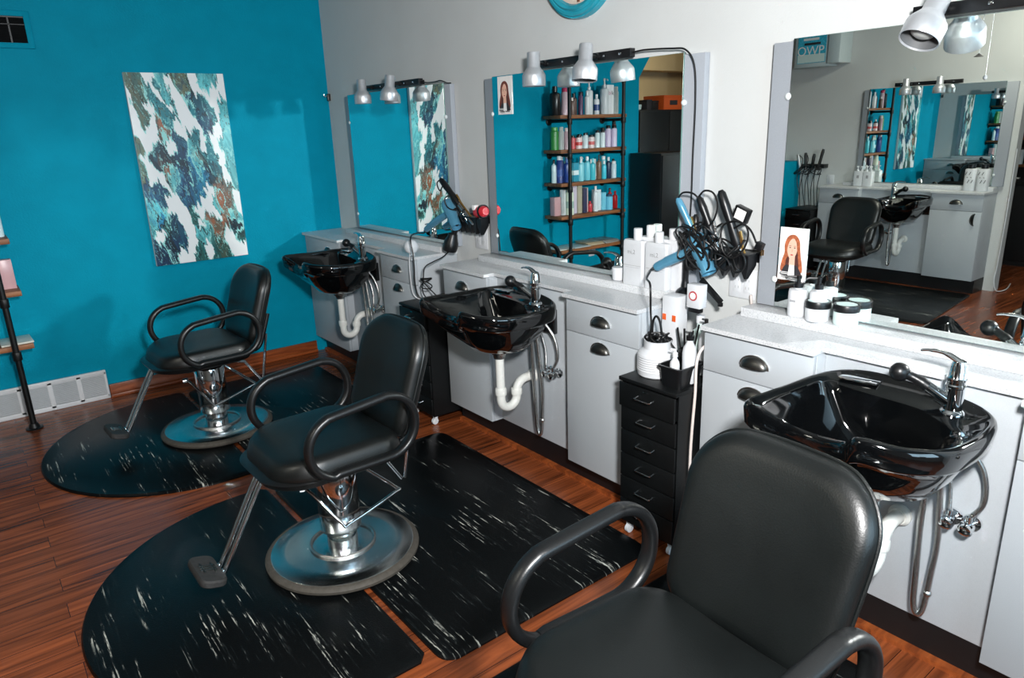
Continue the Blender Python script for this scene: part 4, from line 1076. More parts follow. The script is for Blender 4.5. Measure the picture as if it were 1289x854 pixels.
portrait('portrait_photo', 'white card with auburn-haired woman stuck on the near mirror', -.0415, -3.752, -3.858, 1.075, 1.262, 'hair')

# ------------------------------------------------------------------ tool racks with irons, dryers and cords
def rack(label, y0, y1, z=1.138, n_h=6):
    t = thing('tool_rack', label, 'rack', (0, (y0 + y1) / 2, z - .06))
    MB().box((-.012, y1, z - .022), (-.001, y0, z + .022), .002).build('back_rail', 'black_plastic', t, world=True)
    MB().box((-.10, y1, z + .012), (-.0122, y0, z + .019), .002).build('shelf_plate', 'black_plastic', t, world=True)
    st = (y1 - y0) / n_h
    for k in range(n_h):
        yc = y0 + st * (k + .5)
        w_ = abs(st) * .42
        o = MB().rings([[(-.058 + a * .030, yc + b_ * w_, z + .0115) for a, b_ in ((1, 1), (-1, 1), (-1, -1), (1, -1))], [(-.058 + a * .026, yc + b_ * w_ * .9, z - .03) for a, b_ in ((1, 1), (-1, 1), (-1, -1), (1, -1))], [(-.064 + a * .010, yc + b_ * w_ * .15, z - .078) for a, b_ in ((1, 1), (-1, 1), (-1, -1), (1, -1))]])
        o.build('holster', 'black_plastic', t, world=True)
    return t
rack('black tool rack on the wall between the middle and near mirrors', -3.375, -3.662)
rack('black tool rack on the wall between the far and middle mirrors', -1.70, -1.985, 1.145)

def jumble(c, rad, seed, n=26, ax=(1, 1, 1)):
    rnd = random.Random(seed); pts = []
    ph = [rnd.uniform(0, 6.28) for _ in range(6)]; fr = [rnd.uniform(.7, 1.6) for _ in range(6)]
    for k in range(n):
        t_ = k * .62
        pts.append((c[0] + ax[0] * rad * math.sin(fr[0] * t_ + ph[0]) * math.cos(fr[3] * t_ * .5 + ph[3]), c[1] + ax[1] * rad * math.sin(fr[1] * t_ + ph[1]), c[2] + ax[2] * rad * math.cos(fr[2] * t_ + ph[2])))
    return pts
TG = 'hot tools on the wall racks'
def iron(label, p_top, p_bot, r, handle_mat, seed, cords, kind='curling_iron', clamp=True, hf=.55):
    """hangs handle-up in a rack"""
    a, b_ = Vector(p_top), Vector(p_bot); ax = (b_ - a).normalized()
    t = thing(kind, label, kind.replace('_', ' '), tuple(b_), 0, TG)
    m_ = a.lerp(b_, hf); L = (m_ - a).length
    o = MB().lathe([(r * .45, -.012), (r * .62, -.006), (r * .85, 0), (r, L * .25), (r * .85, L * .55), (r * 1.1, L * .9), (r * .9, L)], a, 18, ax)
    o.build('handle', handle_mat, t, world=True)
    MB().lathe([(r * .72, 0), (r * .72, (b_ - m_).length - .004), (r * .5, (b_ - m_).length)], m_, 18, ax).build('barrel', 'chrome', t, world=True)
    if clamp:
        side = ax.cross(Vector((1, 0, 0))).normalized()
        o = MB().tube([m_ - ax * .05 + side * r * 1.5, m_ - ax * .02 + side * r * 1.3, m_ + side * r * .95, m_ + ax * (b_ - m_).length * .8 + side * r * .85], r * .3, 8, smooth=4)
        o.build('clamp', 'gold' if seed % 2 else 'steel', t, world=True)
    for c in cords: MB().tube(c, .0037, 8, smooth=6).build('power_cord', 'black_cord', t, world=True)
    return t
iron('blue-handled curling iron, leftmost in the rack beside the near mirror', (-.105, -3.345, 1.335), (-.075, -3.452, 1.13), .0150, 'blue_metal', 1,
     [[(-.107, -3.342, 1.345), (-.11, -3.37, 1.368), (-.11, -3.42, 1.365), (-.105, -3.45, 1.33), (-.10, -3.46, 1.27), (-.105, -3.44, 1.21)] + jumble((-.10, -3.41, 1.18), .065, 3, 30)])
iron('black curling iron with curled cord in the middle of the near rack', (-.10, -3.440, 1.345), (-.07, -3.540, 1.11), .0165, 'black_plastic', 2,
     [[(-.10, -3.436, 1.355), (-.10, -3.46, 1.378), (-.10, -3.50, 1.372), (-.10, -3.522, 1.33), (-.105, -3.515, 1.28), (-.10, -3.49, 1.25)] + jumble((-.105, -3.49, 1.19), .065, 8, 30)])
iron('thick black straightener standing upright, rightmost in the near rack', (-.095, -3.533, 1.372), (-.065, -3.632, 1.10), .0185, 'black_plastic', 3,
     [[(-.10, -3.60, 1.25), (-.10, -3.64, 1.268), (-.10, -3.66, 1.23), (-.10, -3.64, 1.17), (-.11, -3.60, 1.14), (-.11, -3.56, 1.17), (-.105, -3.55, 1.25), (-.10, -3.60, 1.275), (-.10, -3.65, 1.262), (-.10, -3.675, 1.24), (-.10, -3.695, 1.205)] ], 'flat_iron', hf=.7)
iron('black wand with tangled cord behind the blue iron in the near rack', (-.06, -3.395, 1.27), (-.07, -3.41, 1.10), .014, 'black_plastic', 4,
     [jumble((-.09, -3.45, 1.16), .07, 21, 34, (.5, 1.1, .8)), jumble((-.085, -3.56, 1.15), .06, 33, 34, (.5, 1.1, .9)), [(-.11, -3.49, 1.13), (-.115, -3.53, 1.15), (-.115, -3.58, 1.14), (-.115, -3.60, 1.11), (-.115, -3.575, 1.09), (-.115, -3.54, 1.11), (-.11, -3.53, 1.15)],
      [(-.11, -3.60, 1.16), (-.115, -3.645, 1.17), (-.115, -3.665, 1.13), (-.115, -3.65, 1.10), (-.11, -3.62, 1.09), (-.11, -3.60, 1.12)]], hf=.6)
t = thing('power_plug', 'black two-pin plug dangling at the right of the near rack', 'plug', (-.10, -3.708, 1.17))
MB().box((-.012, -.016, .01), (.012, .012, .04), .004, rot=Matrix.Rotation(.35, 3, 'X')).build('plug_body', 'black_plastic', t)
for s in (-1, 1): MB().box((s * .006 - .0008, -.016, -.008), (s * .006 + .0008, -.010, .012)).build('prong', 'gold', t)
t = thing('clipper_label', 'white-labelled black clipper charger tucked behind the straightener', 'charger', (-.05, -3.605, 1.27))
MB().box((-.03, -.030, 0), (.0, .030, .055), .004, rot=Matrix.Rotation(.35, 3, 'X')).build('case', 'black_plastic', t)
MB().box((-.0312, -.024, .008), (-.0305, .018, .047), 0, rot=Matrix.Rotation(.35, 3, 'X')).build('sticker', 'paper', t)

def hair_dryer(label, hend, htop, bar0, noz, mat, cords):
    hend, htop, bar0, noz = map(Vector, (hend, htop, bar0, noz))
    t = thing('hair_dryer', label, 'hair dryer', tuple(noz), 0, 'hair dryers on the wall racks')
    ax = (noz - bar0).normalized(); L = (noz - bar0).length
    b_ = MB().lathe([(.012, -.004), (.030, 0), (.037, .012), (.038, .04), (.034, .075), (.030, L * .72), (.031, L * .74), (.029, L)], bar0, 28, ax, cap=False)
    b_.lathe([(.027, L - .002), (.026, L * .7), (.001, L * .68)], bar0, 24, ax, cap=False)
    b_.build('barrel', mat, t, world=True)
    MB().lathe([(.028, -.003), (.031, .002), (.025, .006), (.001, .004)], bar0, 24, -ax).build('rear_grille', 'silver', t, world=True)
    mid_ = hend.lerp(htop, .5) + Vector((-.008, 0, .006))
    MB().tube([htop, htop.lerp(mid_, .6), mid_.lerp(hend, .5), hend], [.020, .021, .0185, .0165], 16, smooth=5).build('handle', mat, t, world=True)
    d_ = (hend - htop).normalized()
    cords[0].insert(0, tuple(hend))
    o = MB().tube([hend - d_ * .002, hend + d_ * .025], [.009, .006], 10); 
    o.build('strain_relief', 'black_plastic', t, world=True)
    for c in cords: MB().tube(c, .0042, 8, smooth=6).build('power_cord', 'black_cord', t, world=True)
    return t
hair_dryer('blue hair dryer hanging nozzle-down from the near rack, handle pointing left', (-.135, -3.266, 1.066), (-.115, -3.435, 1.150), (-.10, -3.422, 1.205), (-.118, -3.512, 1.072), 'blue_metal',
           [[(-.16, -3.255, 1.055), (-.20, -3.29, 1.06), (-.27, -3.335, 1.05), (-.335, -3.41, 1.045), (-.3355, -3.415, .95), (-.3355, -3.42, .88), (-.337, -3.405, .82), (-.345, -3.385, .74), (-.34, -3.375, .71), (-.28, -3.362, .697), (-.20, -3.358, .697)],
            jumble((-.135, -3.44, 1.17), .058, 91, 34, (.25, 1.0, .9)), jumble((-.14, -3.475, 1.13), .05, 44, 30, (.25, 1.1, .9))])
hair_dryer('blue hair dryer on the rack between far and middle mirrors, handle pointing left', (-.105, -1.436, 1.055), (-.10, -1.68, 1.165), (-.10, -1.675, 1.235), (-.125, -1.80, 1.10), 'blue_metal',
           [[(-.12, -1.43, 1.035), (-.20, -1.50, 1.05), (-.30, -1.60, 1.06), (-.345, -1.655, 1.04), (-.345, -1.672, .96), (-.345, -1.674, .88), (-.344, -1.668, .80), (-.33, -1.672, .72), (-.30, -1.70, .698), (-.24, -1.74, .697)]])
t = thing('nozzle_dryer', 'black hair dryer head hanging under the far blue dryer', 'hair dryer', (-.12, -1.72, .945))
MB().lathe([(.012, 0), (.040, .008), (.044, .03), (.042, .06), (.030, .09), (.026, .11)], (-.12, -1.70, .95), 24, (.15, -.25, 1)).build('barrel', 'black_plastic', t, world=True)
MB().tube([(-.11, -1.715, 1.02), (-.10, -1.74, 1.07), (-.09, -1.77, 1.12)], [.018, .016, .014], 12, smooth=4).build('handle', 'black_plastic', t, world=True)
MB().tube([(-.12, -1.70, .955), (-.18, -1.72, .93), (-.27, -1.76, .92), (-.335, -1.775, .90), (-.34, -1.757, .83), (-.335, -1.735, .75), (-.30, -1.75, .70), (-.25, -1.77, .699)] + [(-.30 + .03 * math.sin(k * .9), -1.72 + .035 * math.cos(k * .9), .80 + .03 * math.sin(k * .43)) for k in range(22)], .0036, 8, smooth=6).build('power_cord', 'black_cord', t, world=True)
iron('black curling iron leaning left in the far rack', (-.115, -1.655, 1.355), (-.075, -1.905, 1.12), .019, 'black_plastic', 5,
     [[(-.115, -1.648, 1.362), (-.14, -1.645, 1.34), (-.14, -1.67, 1.30), (-.13, -1.69, 1.33)]])
iron('second black iron with gold clamp in the far rack', (-.105, -1.74, 1.27), (-.07, -1.86, 1.11), .017, 'black_plastic', 7,
     [[(-.105, -1.735, 1.28), (-.14, -1.72, 1.26), (-.14, -1.73, 1.22), (-.13, -1.76, 1.20)] + jumble((-.10, -1.80, 1.17), .05, 51, 20, (.4, 1, .7))])
t = thing('hair_clipper', 'red and black clipper lying in the far rack', 'clipper', (-.07, -1.95, 1.165))
MB().lathe([(.018, 0), (.030, .01), (.034, .05), (.028, .09), (.02, .10)], (-.07, -1.925, 1.19), 20, (-.1, -1, .12)).build('body', 'red', t, world=True)
MB().lathe([(.031, 0), (.037, .012), (.037, .03), (.035, .034)], (-.07, -1.965, 1.195), 20, (-.1, -1, .12)).build('grip_band', 'black_plastic', t, world=True)
MB().box((-.105, -1.955, 1.205), (-.075, -1.925, 1.232), .004).build('switch', 'paper', t, world=True)

# comb hanging under the near rack
t = thing('hanging_comb', 'black comb-like holder arm dangling below the near rack', 'comb', (-.10, -3.51, .95))
o = MB().box((-.006, -.062, -.012), (.006, .062, .012), .003, rot=Matrix.Rotation(.66, 3, 'X'))
o.xform(Matrix.Translation((-.10, -3.512, 1.0)))
o.build('bar', 'black_plastic', t, world=True)
MB().tube([(-.10, -3.462, 1.04), (-.10, -3.455, 1.075), (-.085, -3.46, 1.11)], .003, 8, smooth=4).build('cord_loop', 'black_cord', t, world=True)
o = MB().box((-.106, -3.566, .946), (-.094, -3.548, .962), .002); o.build('hook_end', 'black_plastic', t, world=True)

# outlets
def plate(label, y, z, gangs, x=-.0005, facing=-1):
    w_ = .046 * gangs + .026
    t = thing('outlet_plate', label, 'outlet', (x, y, z - .058))
    MB().box((-.006, -w_ / 2, 0), (0, w_ / 2, .116), .0025).build('cover', 'white_plastic', t)
    for g in range(gangs):
        yc = (g - (gangs - 1) / 2) * .046
        f = MB().box((-.0075, yc - .0165, .024), (-.006, yc + .0165, .092), .001).build('socket', 'white_plastic', t)
        for zz in (.043, .073):
            MB().box((-.0079, yc - .008, zz - .005), (-.0074, yc - .006, zz + .005)).build('slot', 'grey_ink', f)
            MB().box((-.0079, yc + .006, zz - .005), (-.0074, yc + .008, zz + .005)).build('slot', 'grey_ink', f)
    return t
plate('wide white outlet plate below the near tool rack', -3.585, 1.025, 2)
plate('white outlet plate below the far tool rack', -1.865, 1.03, 2)
t = thing('timer_plug', 'white plug-in adapter with printed dial above the spray bottles', 'adapter', (-.16, -3.497, .945))
MB().box((-.03, -.033, 0), (.012, .030, .092), .003).build('case', 'white_plastic', t)
o = MB().lathe([(.019, 0), (.019, .0012)], (-.030, .0, .048), 24, (-1, 0, 0)); o.lathe([(.015, .0012), (.015, .0016)], (-.030, 0, .048), 24, (-1, 0, 0)); o.build('dial_ring', 'lips', t)
MB().lathe([(.013, 0), (.013, .0024)], (-.030, 0, .048), 24, (-1, 0, 0)).build('dial', 'paper', t)
MB().box((-.028, -.028, -.018), (.0, .022, -.0005), .003).build('plug', 'black_plastic', t)

# the globe on the corner of the far counter
t = thing('white_globe', 'small white ball-shaped gadget on the corner of the far counter', 'gadget', (-.28, -1.545, ZT + .0006))
MB().lathe([(.016, 0), (.020, .003), (.014, .012)], n=20).build('foot', 'white_plastic', t)
MB().ball((0, 0, .052), .043, (1, 1, 1), 28, 18).build('globe', 'white_plastic', t)
MB().tube([(-.01, -.01, .012), (-.03, -.03, .004), (-.048, -.05, -.01), (-.058, -.064, -.09), (-.055, -.075, -.2), (-.03, -.10, -.238), (.02, -.13, -.236)], .0026, 8, smooth=6).build('power_cord', 'white_plastic', t)

# ---- on the drawer unit beside the near station
DT = .6926
t = thing('ribbed_canister', 'white ribbed canister with a cord bundle in its mouth, on the drawer unit', 'canister', (-.305, -3.430, DT))
prof = [(.072, 0), (.076, .004), (.078, .02)]
prof += [(.078 + (.0012 if k % 2 else -.0004), .02 + k * .0045) for k in range(1, 15)]
prof += [(.077, .086), (.070, .095), (.0575, .102), (.054, .106), (.053, .134), (.054, .138), (.050, .138), (.049, .11)]
MB().lathe(prof, n=40, cap=False).lathe([(.066, .0005), (.001, .0006)], n=40, cap=False).lathe([(.0489, .112), (.001, .111)], n=30, cap=False).build('body', 'white_plastic', t, ang=20)
for sd in (2, 5, 9):
    MB().tube(jumble((0, 0, .145), .042, sd, 22, (.9, .9, .45)), .0042, 8, smooth=6).build('cord_bundle', 'black_cord', t)
MB().tube([(0, .03, .13), (.0, .028, .20), (.0, .012, .228), (.0, -.008, .205), (.0, -.02, .14)], .0045, 8, smooth=6).build('cord_loop', 'black_cord', t)
MB().tube([(.01, -.03, .15), (.02, -.065, .11), (.05, -.09, .06), (.09, -.105, .03)], .0045, 8, smooth=6).build('cord_tail', 'black_cord', t)
t = thing('accessory_basket', 'small black open basket holding a white bottle on the drawer unit', 'basket', (-.33, -3.563, DT))
ol = superpoly(.14, .105, .015, 4); 
o = MB().rings([[(a * .84, b_ * .84, 0) for a, b_ in ol], [(a * .96, b_ * .96, .072) for a, b_ in ol], [(a * 1.06, b_ * 1.06, .072) for a, b_ in ol], [(a * 1.06, b_ * 1.06, .080) for a, b_ in ol], [(a * .94, b_ * .94, .080) for a, b_ in ol], [(a * .80, b_ * .80, .006) for a, b_ in ol]])
o.build('tub', 'black_plastic', t)
def spray(label, x, y, z, r, h, mat, cap='black_plastic', tall=.03):
    t = thing('spray_bottle', label, 'bottle', (x, y, z), 0, 'bottles on the drawer unit')
    MB().lathe([(r * .9, 0), (r, .004), (r, h * .7), (r * .88, h * .82), (r * .45, h * .95), (r * .42, h)], n=26).build('body', mat, t)
    o = MB().lathe([(r * .55, h), (r * .58, h + .016), (r * .3, h + .018), (r * .26, h + tall)], n=18)
    o.tube([(0, 0, h + tall - .004), (-.012, .012, h + tall)], .004, 8)
    o.build('nozzle', cap, t)
    return t
spray('white bottle with black collar standing in the black basket', -.315, -3.588, DT + .0075, .026, .165, 'white_plastic')
spray('white bottle with black pump behind the basket', -.185, -3.56, DT, .026, .185, 'white_plastic', tall=.036)
spray('short white cone-topped bottle at the front of the basket', -.365, -3.562, DT + .0075, .018, .105, 'white_plastic', 'white_plastic')
t = thing('black_cup', 'black cup of combs behind the basket', 'cup', (-.225, -3.505, DT))
MB().lathe([(.024, 0), (.028, .004), (.03, .10), (.027, .10), (.025, .006), (.001, .005)], n=24, cap=False).build('cup', 'black_plastic', t)
for k in range(4):
    a = k * 1.7
    MB().tube([(.012 * math.cos(a), .012 * math.sin(a), .008), (.035 * math.cos(a), .045 * math.sin(a), .165 + .012 * k)], .004, 8).build('comb_handle', 'black_cord', t)
t = thing('frosted_bottle', 'pale green frosted bottle lying against the cabinet behind the canister', 'bottle', (-.12, -3.485, DT))
MB().lathe([(.034, 0), (.036, .006), (.036, .12), (.03, .145), (.014, .16), (.014, .18)], n=26).build('body', 'frost', t)
MB().lathe([(.017, .18), (.017, .21)], n=18).build('cap', 'white_plastic', t)
t = thing('white_carton', 'tall white carton with orange tabs standing behind the ribbed canister', 'carton', (-.165, -3.392, DT))
MB().box((-.034, -.038, 0), (.034, .038, .285), .006).build('carton', 'white_plastic', t)
for s_ in (-1, 1): MB().box((-.0352, s_ * .024 - .009, .185), (-.0335, s_ * .024 + .009, .21), .0005).build('tab', 'orange', t)
t = thing('extension_cord', 'white power cord hanging beside the basket down to the floor', 'cord', (-.335, -3.632, .0))
MB().tube([(-.02, -3.635, .99), (-.02, -3.633, .88), (-.20, -3.632, .86), (-.318, -3.632, .82), (-.330, -3.632, .66), (-.345, -3.634, .45), (-.34, -3.632, .2), (-.34, -3.63, .02)], .0052, 8, smooth=8).build('cord', 'pinkish', t, world=True)

# ------------------------------------------------------------------ things of the far side that the mirrors show
# dark storage cabinets in the back area
t = thing('storage_cabinet', 'tall dark storage cabinet in the back area, seen in the middle mirror', 'cabinet', (-4.25, .55, 0))
MB().box((-4.75, .30, .06), (-3.76, .80, 1.765), .004).build('carcass', 'dark_room', t, world=True)
for x0_, x1_ in ((-4.745, -4.26), (-4.25, -3.765)):
    d = MB().box((x0_, .280, .08), (x1_, .2995, 1.75), .004).build('door', 'dark_room', t, world=True)
    xx = x1_ - .05 if x0_ < -4.5 else x0_ + .05
    hd = MB().tube([(xx, .28, 1.0), (xx, .255, 1.0), (xx, .255, 1.14), (xx, .28, 1.14)], .005, 8); 
    hb = hd.build('handle', 'pewter', None); hb.data.transform(Matrix.Translation((-t.location.x, -t.location.y, 0))); hb.parent = d
MB().box((-4.74, .30, .0), (-3.77, .78, .0595)).build('plinth', 'plinth', t, world=True)
t = thing('storage_cabinet', 'low dark cabinet beside the pipe shelf at the end of the teal wall', 'cabinet', (-3.52, -.24, 0))
MB().box((-3.82, -.44, .05), (-3.28, -.03, 1.34), .004).build('carcass', 'dark_room', t, world=True)
d = MB().box((-3.815, -.458, .07), (-3.285, -.4405, 1.32), .004).build('door', 'dark_room', t, world=True)
MB().box((-3.80, -.42, 0), (-3.30, -.05, .0495)).build('plinth', 'plinth', t, world=True)
t = thing('storage_box', 'orange box on top of the tall dark cabinet', 'box', (-4.40, .50, 1.7655))
MB().box((-.17, -.15, 0), (.17, .15, .15), .004).build('carton', 'orange', t)
MB().box((-.06, -.1515, .05), (.07, -.1503, .10)).build('printed_motif', 'ink', t)
MB().box((-.172, -.152, .12), (.172, .152, .155), .003).build('lid', 'orange', t)
for x_, w_, h_, mt, lb in ((-4.16, .05, .10, 'dark_room', 'grey box beside the orange box'), (-4.06, .04, .11, 'ink', 'black box beside the grey box'), (-3.92, .07, .06, 'frost', 'small glass dish at the cabinet end')):
    t = thing('storage_box' if mt != 'frost' else 'glass_dish', lb, 'box' if mt != 'frost' else 'dish', (x_, .5, 1.7655))
    if mt == 'frost': MB().lathe([(.05, 0), (.07, .01), (.075, .06), (.07, .06), (.064, .014), (.001, .012)], n=28, cap=False).build('dish', mt, t)
    else:
        MB().box((-w_, -.09, 0), (w_, .09, h_ - .02), .003).build('carton', mt, t); MB().box((-w_ - .002, -.092, h_ - .0195), (w_ + .002, .092, h_), .003).build('lid', mt, t)
t = thing('framed_picture', 'small dark framed picture on the tan wall above the dark cabinet', 'picture', (-5.35, 2.498, 2.02))
MB().box((-.22, -.02, 0), (.22, 0, .22), .004).build('frame', 'ink', t)
MB().box((-.18, -.0215, .03), (.18, -.0202, .19)).build('print', 'paper', t)
MB().box((-.14, -.0222, .06), (.10, -.0216, .10)).build('printed_motif', 'gold', t)
# teal low cabinet and cord beside the far station
t = thing('teal_locker', 'low teal cabinet against the partition, left in the near mirror', 'cabinet', (-5.1, -.55, 0))
MB().box((-5.285, -.745, .04), (-4.93, -.33, 1.17), .004).build('carcass', 'teal', t, world=True)
MB().box((-4.9295, -.74, .06), (-4.912, -.335, 1.15), .003).build('door', 'teal', t, world=True)
MB().box((-5.28, -.73, 0), (-4.95, -.34, .0395)).build('plinth', 'plinth', t, world=True)
MB().tube([(-4.912, -.70, .70), (-4.885, -.70, .70), (-4.885, -.70, .80), (-4.912, -.70, .80)], .005, 8).build('handle', 'chrome', t, world=True)
# tool rack of the far station
t = thing('tool_rack', 'black tool rack on the partition beside the far station', 'rack', (-5.25, -.94, 1.05))
MB().box((-5.289, -1.06, 1.10), (-5.20, -.80, 1.14), .003).build('back_rail', 'black_plastic', t, world=True)
FT = 'hot tools of the far station'
for k, (y_, z_, nm, mt) in enumerate(((-.80, 1.24, 'silver-clamped curling iron, first from the teal cabinet on the far rack', 'silver'), (-.86, 1.26, 'black curling iron, second from the teal cabinet on the far rack', 'black_plastic'), (-.93, 1.25, 'black curling iron, third from the teal cabinet on the far rack', 'black_plastic'), (-1.0, 1.30, 'black straightener, farthest from the teal cabinet on the far rack', 'black_plastic'))):
    t = thing('curling_iron', nm, 'curling iron', (-5.235, y_, 1.03), 0, FT)
    a = Vector((-5.19, y_ + .03 * (1.5 - k), z_)); b_ = Vector((-5.185, y_, 1.08))
    MB().lathe([(.012, 0), (.017, .03), (.015, .10), (.018, (b_ - a).length)], a, 14, (b_ - a)).build('handle', mt, t, world=True)
    MB().tube([tuple(a), (-5.17, y_ - .03, 1.18), (-5.16, y_ + .02, 1.0), (-5.17, y_ - .02, .8 - .06 * k), (-5.16, y_ - .05, .62), (-5.17, y_ - .02, .9), (-5.17, y_ - .05, 1.1)] + jumble((-5.16, y_, 1.08), .06, 70 + k, 14, (.4, 1, .8)), .004, 6, smooth=5).build('power_cord', 'black_cord', t, world=True)
t = thing('outlet_plate', 'white outlet plate on the partition beside the far rack', 'outlet', (-5.2895, -1.10, .91))
MB().box((0, -.04, 0), (.006, .04, .116), .0025).build('cover', 'white_plastic', t)
MB().box((.006, -.0165, .024), (.0075, .0165, .092), .001).build('socket', 'white_plastic', t)
# bottles on the far counter
for k, (y_, w_) in enumerate(((-1.47, .045), (-1.565, .045))):
    t = thing('pump_bottle', 'white square pump bottle on the far counter, %s' % ('nearer the tool rack' if k == 0 else 'nearer the mirrored sink'), 'bottle', (-5.17, y_, ZL - .034), 0, 'white bottles on the far counter')
    MB().box((-.035, -w_, 0), (.035, w_, .15), .006).build('body', 'white_plastic', t)
    for s in (-1, 1):
        o = MB().lathe([(.012, .15), (.012, .165), (.005, .166), (.005, .19), (.011, .19), (.011, .20)], (0, s * .022, 0), 14)
        o.tube([(0, s * .022, .196), (.03, s * .022, .194)], .004, 8); o.build('pump', 'white_plastic', t)
    MB().box((.035, -.012, .08), (.0356, .012, .11)).build('printed_mark', 'grey_ink', t)
for k, y_ in enumerate((-2.505, -2.61)):
    t = thing('shampoo_bottle', 'white bottle with rows of grey dashes, %s on the far counter' % ('nearer the sink' if k == 0 else 'nearer the partition end'), 'bottle', (-5.165, y_, ZL - .034), 0, 'white bottles on the far counter')
    ol = superpoly(.08, .096, .03, 5)
    MB().rings([[(a * s, b_ * s, z) for a, b_ in ol] for s, z in ((.95, 0), (1, .006), (1, .185), (.93, .195), (.5, .2))]).build('body', 'white_plastic', t)
    MB().lathe([(.03, .2), (.03, .235), (.027, .237)], n=22).build('cap', 'black_plastic', t)
    for i, hh in enumerate((.032, .010, .032)):
        for j in (-1, 1):
            MB().box((.0400, -.0028, -hh / 2), (.0407, .0028, hh / 2), 0, rot=Matrix.Rotation(.42 if i != 1 else .7 * j, 3, 'X')).xform(Matrix.Translation((0, j * .015 + (i - 1) * .012, .085 + i * .036))).build('printed_mark', 'ink', t)
# wall sign box high on the partition
t = thing('sign_box', 'wall box with aqua OWP poster high on the partition, seen in the near mirror', 'sign', (-5.08, -.95, 2.14))
MB().box((-5.289, -1.20, 2.15), (-5.05, -1.07, 2.55), .01).build('housing', 'lightgrey_box', t, world=True)
MB().box((-5.289, -1.06, 2.13), (-5.07, -.70, 2.55), .006).build('rack_frame', 'lightgrey_box', t, world=True)
pb = MB().box((-5.0695, -1.04, 2.17), (-5.066, -.73, 2.54)).build('poster', 'cyan_print', t, world=True)
MB().box((-5.0655, -1.035, 2.175), (-5.0645, -.735, 2.255)).build('pale_band', 'frost', t, world=True)
mt_ = Matrix.Translation((-5.0640 - t.location.x, -.875 - t.location.y, 2.285 - t.location.z)) @ Matrix(((0, 0, 1, 0), (1, 0, 0, 0), (0, 1, 0, 0), (0, 0, 0, 1)))
text_mesh('OWP', .125, 'paper', 'poster_letters', mtx=mt_, parent=t, flip=True)
for k in range(4):
    MB().box((-5.0656, -.98 + .02 * k, 2.345 + .045 * k), (-5.0645, -.80 + .01 * k, 2.368 + .045 * k)).build('poster_stripe', 'ink' if k % 2 == 0 else 'paper', t, world=True)
# ceiling fan pull cords
for k, (x_, y_, z_, lb) in enumerate(((-3.08, -3.19, 1.965, 'dark wedge-shaped fan pull hanging from the ceiling'), (-3.08, -3.245, 1.83, 'white bead fan pull hanging lower from the ceiling'))):
    t = thing('pull_cord', lb, 'pull cord', (x_, y_, z_))
    MB().tube([(0, 0, .015), (0, .004, CH - z_ - .001)], .0016, 6).build('cord', 'steel', t)
    if k == 0: MB().lathe([(.03, 0), (.02, .006), (.003, .02)], n=14).build('pull', 'ink', t)
    else: MB().ball((0, 0, .006), .013, (1, 1, 1.2), 14, 10).build('pull', 'white_plastic', t)
# product shelf in the far room beyond the partition
t = thing('wall_shelf', 'dark product shelf in the far room at the right edge of the near mirror', 'shelf', (-7.55, -2.3, 0))
for z_ in (.72, 1.03, 1.33, 1.63): MB().box((-7.7, -3.0, z_ - .025), (-7.45, -1.7, z_), .003).build('shelf_board', 'shelf_wood', t, world=True)
for y_ in (-3.0, -1.7): MB().box((-7.7, y_ - .015, 0), (-7.45, y_ + .015, 1.9), .003).build('side_panel', 'dark_room', t, world=True)
MB().box((-7.715, -3.0, 0), (-7.7005, -1.7, 1.9)).build('back_panel', 'dark_room', t, world=True)
cols = [(216, 220, 224), (120, 60, 110), (200, 160, 90), (150, 210, 214), (60, 70, 90), (210, 120, 120), (230, 230, 220)]
for k, z_ in enumerate((.72, 1.03, 1.33)):
    for i in range(8):
        product(-7.56, -2.0 - i * .07, z_, ('can', 'bottle', 'box')[(i + k) % 3], cols[(i * 3 + k) % 7], .13 + .03 * ((i * 5 + k) % 3), .027, '%s container, %s from the window end on the %s far-room board' % (('white', 'plum', 'ochre', 'aqua', 'slate', 'coral', 'cream')[(i * 3 + k) % 7], ORD[i], ('lowest', 'middle', 'upper')[k]), group='products on the far-room shelf')
t = thing('dark_counter', 'dark service counter in the far room below the product shelf', 'counter', (-7.0, -2.4, 0))
MB().box((-7.2, -3.3, .06), (-6.7, -1.6, .86), .005).build('carcass', 'dark_room', t, world=True)
MB().box((-7.22, -3.32, .8605), (-6.68, -1.58, .89), .004).build('worktop', 'black_paint', t, world=True)
MB().box((-7.18, -3.28, 0), (-6.74, -1.62, .0595)).build('plinth', 'plinth', t, world=True)
# white cord dangling at the end of the partition
o = MB().tube([(-5.28, -2.80, 1.3), (-5.27, -2.805, .7), (-5.265, -2.80, .25), (-5.24, -2.80, .12), (-5.25, -2.83, .02), (-5.4, -2.86, .012), (-5.7, -2.8, .01)], .005, 8, smooth=6).build('extension_cord', 'white_plastic')
tag(o, 'white cord running down the free end of the partition, seen in near mirror', 'cord')
t = thing('outlet_plate', 'white outlet with plug low on the teal wall by the pipe shelf', 'outlet', (-2.76, -.0005, .35))
MB().box((-.04, -.006, 0), (.04, 0, .116), .0025).build('cover', 'white_plastic', t)
MB().box((-.0165, -.0075, .024), (.0165, -.006, .092), .001).build('socket', 'white_plastic', t)
MB().box((-.02, -.04, .05), (.02, -.0078, .09), .005).build('plug', 'white_plastic', t)

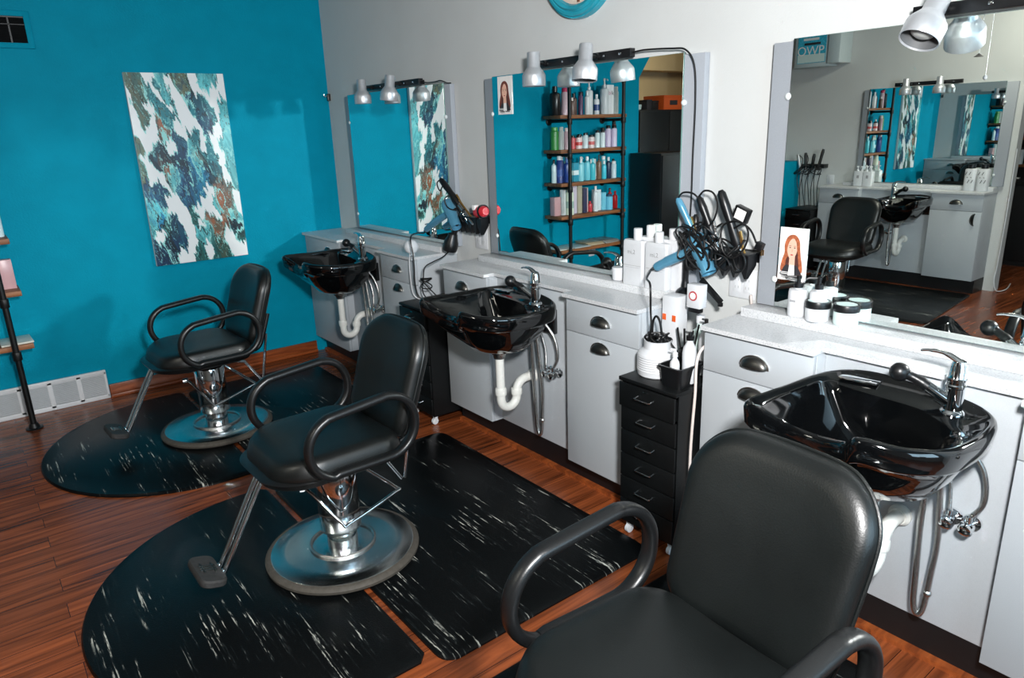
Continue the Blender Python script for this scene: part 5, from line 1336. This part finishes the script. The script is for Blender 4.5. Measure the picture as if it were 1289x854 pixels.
# ------------------------------------------------------------------ camera + light
R3 = Matrix(((0.7924, 0, 0), (0, 1, 0), (0, 0, 1)))
def cam_matrix(yaw, pitch, roll):
    cyw, syw = math.cos(yaw), math.sin(yaw); cp, sp = math.cos(pitch), math.sin(pitch)
    fwd = Vector((syw * cp, cyw * cp, sp)); right = Vector((cyw, -syw, 0)); up = right.cross(fwd)
    c_, s_ = math.cos(roll), math.sin(roll)
    r2 = right * c_ + up * s_; u2 = -right * s_ + up * c_
    return Matrix((r2, u2, -fwd)).transposed()
cam = bpy.data.cameras.new('camera'); co = bpy.data.objects.new('camera', cam); C.objects.link(co)
cam.sensor_fit = 'HORIZONTAL'; cam.sensor_width = 36; cam.lens = 890.6544 / 1289 * 36
cam.clip_start = .02
co.matrix_world = Matrix.Translation((-2.337, -5.149, 1.63)) @ cam_matrix(.655941286, -.290439695, -.0344684678).to_4x4()
scene.camera = co

def area(name, loc, target, sx, sy, power, col, shape='RECTANGLE'):
    l = bpy.data.lights.new(name, 'AREA'); l.shape = shape; l.size = sx; l.size_y = sy; l.energy = power; l.color = col
    o = bpy.data.objects.new(name, l); C.objects.link(o); o.location = loc
    o.rotation_euler = (Vector(target) - Vector(loc)).to_track_quat('-Z', 'Y').to_euler()
    return o
fl = area('camera_flash', (-2.05, -5.25, 1.97), (-.1, -2.0, .85), .22, .22, 118, (1, .99, .98), 'DISK'); fl.data.spread = math.radians(170)
area('partition_fill', (-4.3, -3.0, 2.86), (-4.45, -2.6, 0), 1.2, .3, 36, (1, .97, .84))  # added fill that brightens the partition and far station, no fixture behind it
area('back_area_fill', (-4.7, 1.0, 2.7), (-5.2, 2.5, 1.7), .9, .3, 34, (1, .86, .62))  # unseen fill light, added to lift the tan wall in the middle mirror
area('window_daylight', ((wx0 + wx1) / 2, -6.69, (wz0 + wz1) / 2), ((wx0 + wx1) / 2, 0, 1.2), wx1 - wx0 - .14, wz1 - wz0 - .14, 45, (.55, .82, 1.0))

w = bpy.data.worlds.new('world'); scene.world = w; w.use_nodes = True
bg = w.node_tree.nodes['Background']; bg.inputs['Color'].default_value = (.55, .75, 1, 1); bg.inputs['Strength'].default_value = .6

vs_ = scene.view_settings
vs_.view_transform = 'Standard'; vs_.look = 'None'; vs_.gamma = 1; vs_.use_curve_mapping = False; vs_.exposure = 0.0
scene.cycles.max_bounces = 10; scene.cycles.glossy_bounces = 8; scene.cycles.diffuse_bounces = 4
scene.cycles.sample_clamp_indirect = 0
scene.cycles.use_guiding = True; scene.cycles.use_surface_guiding = True; scene.cycles.guiding_training_samples = 64; scene.cycles.blur_glossy = 0.0
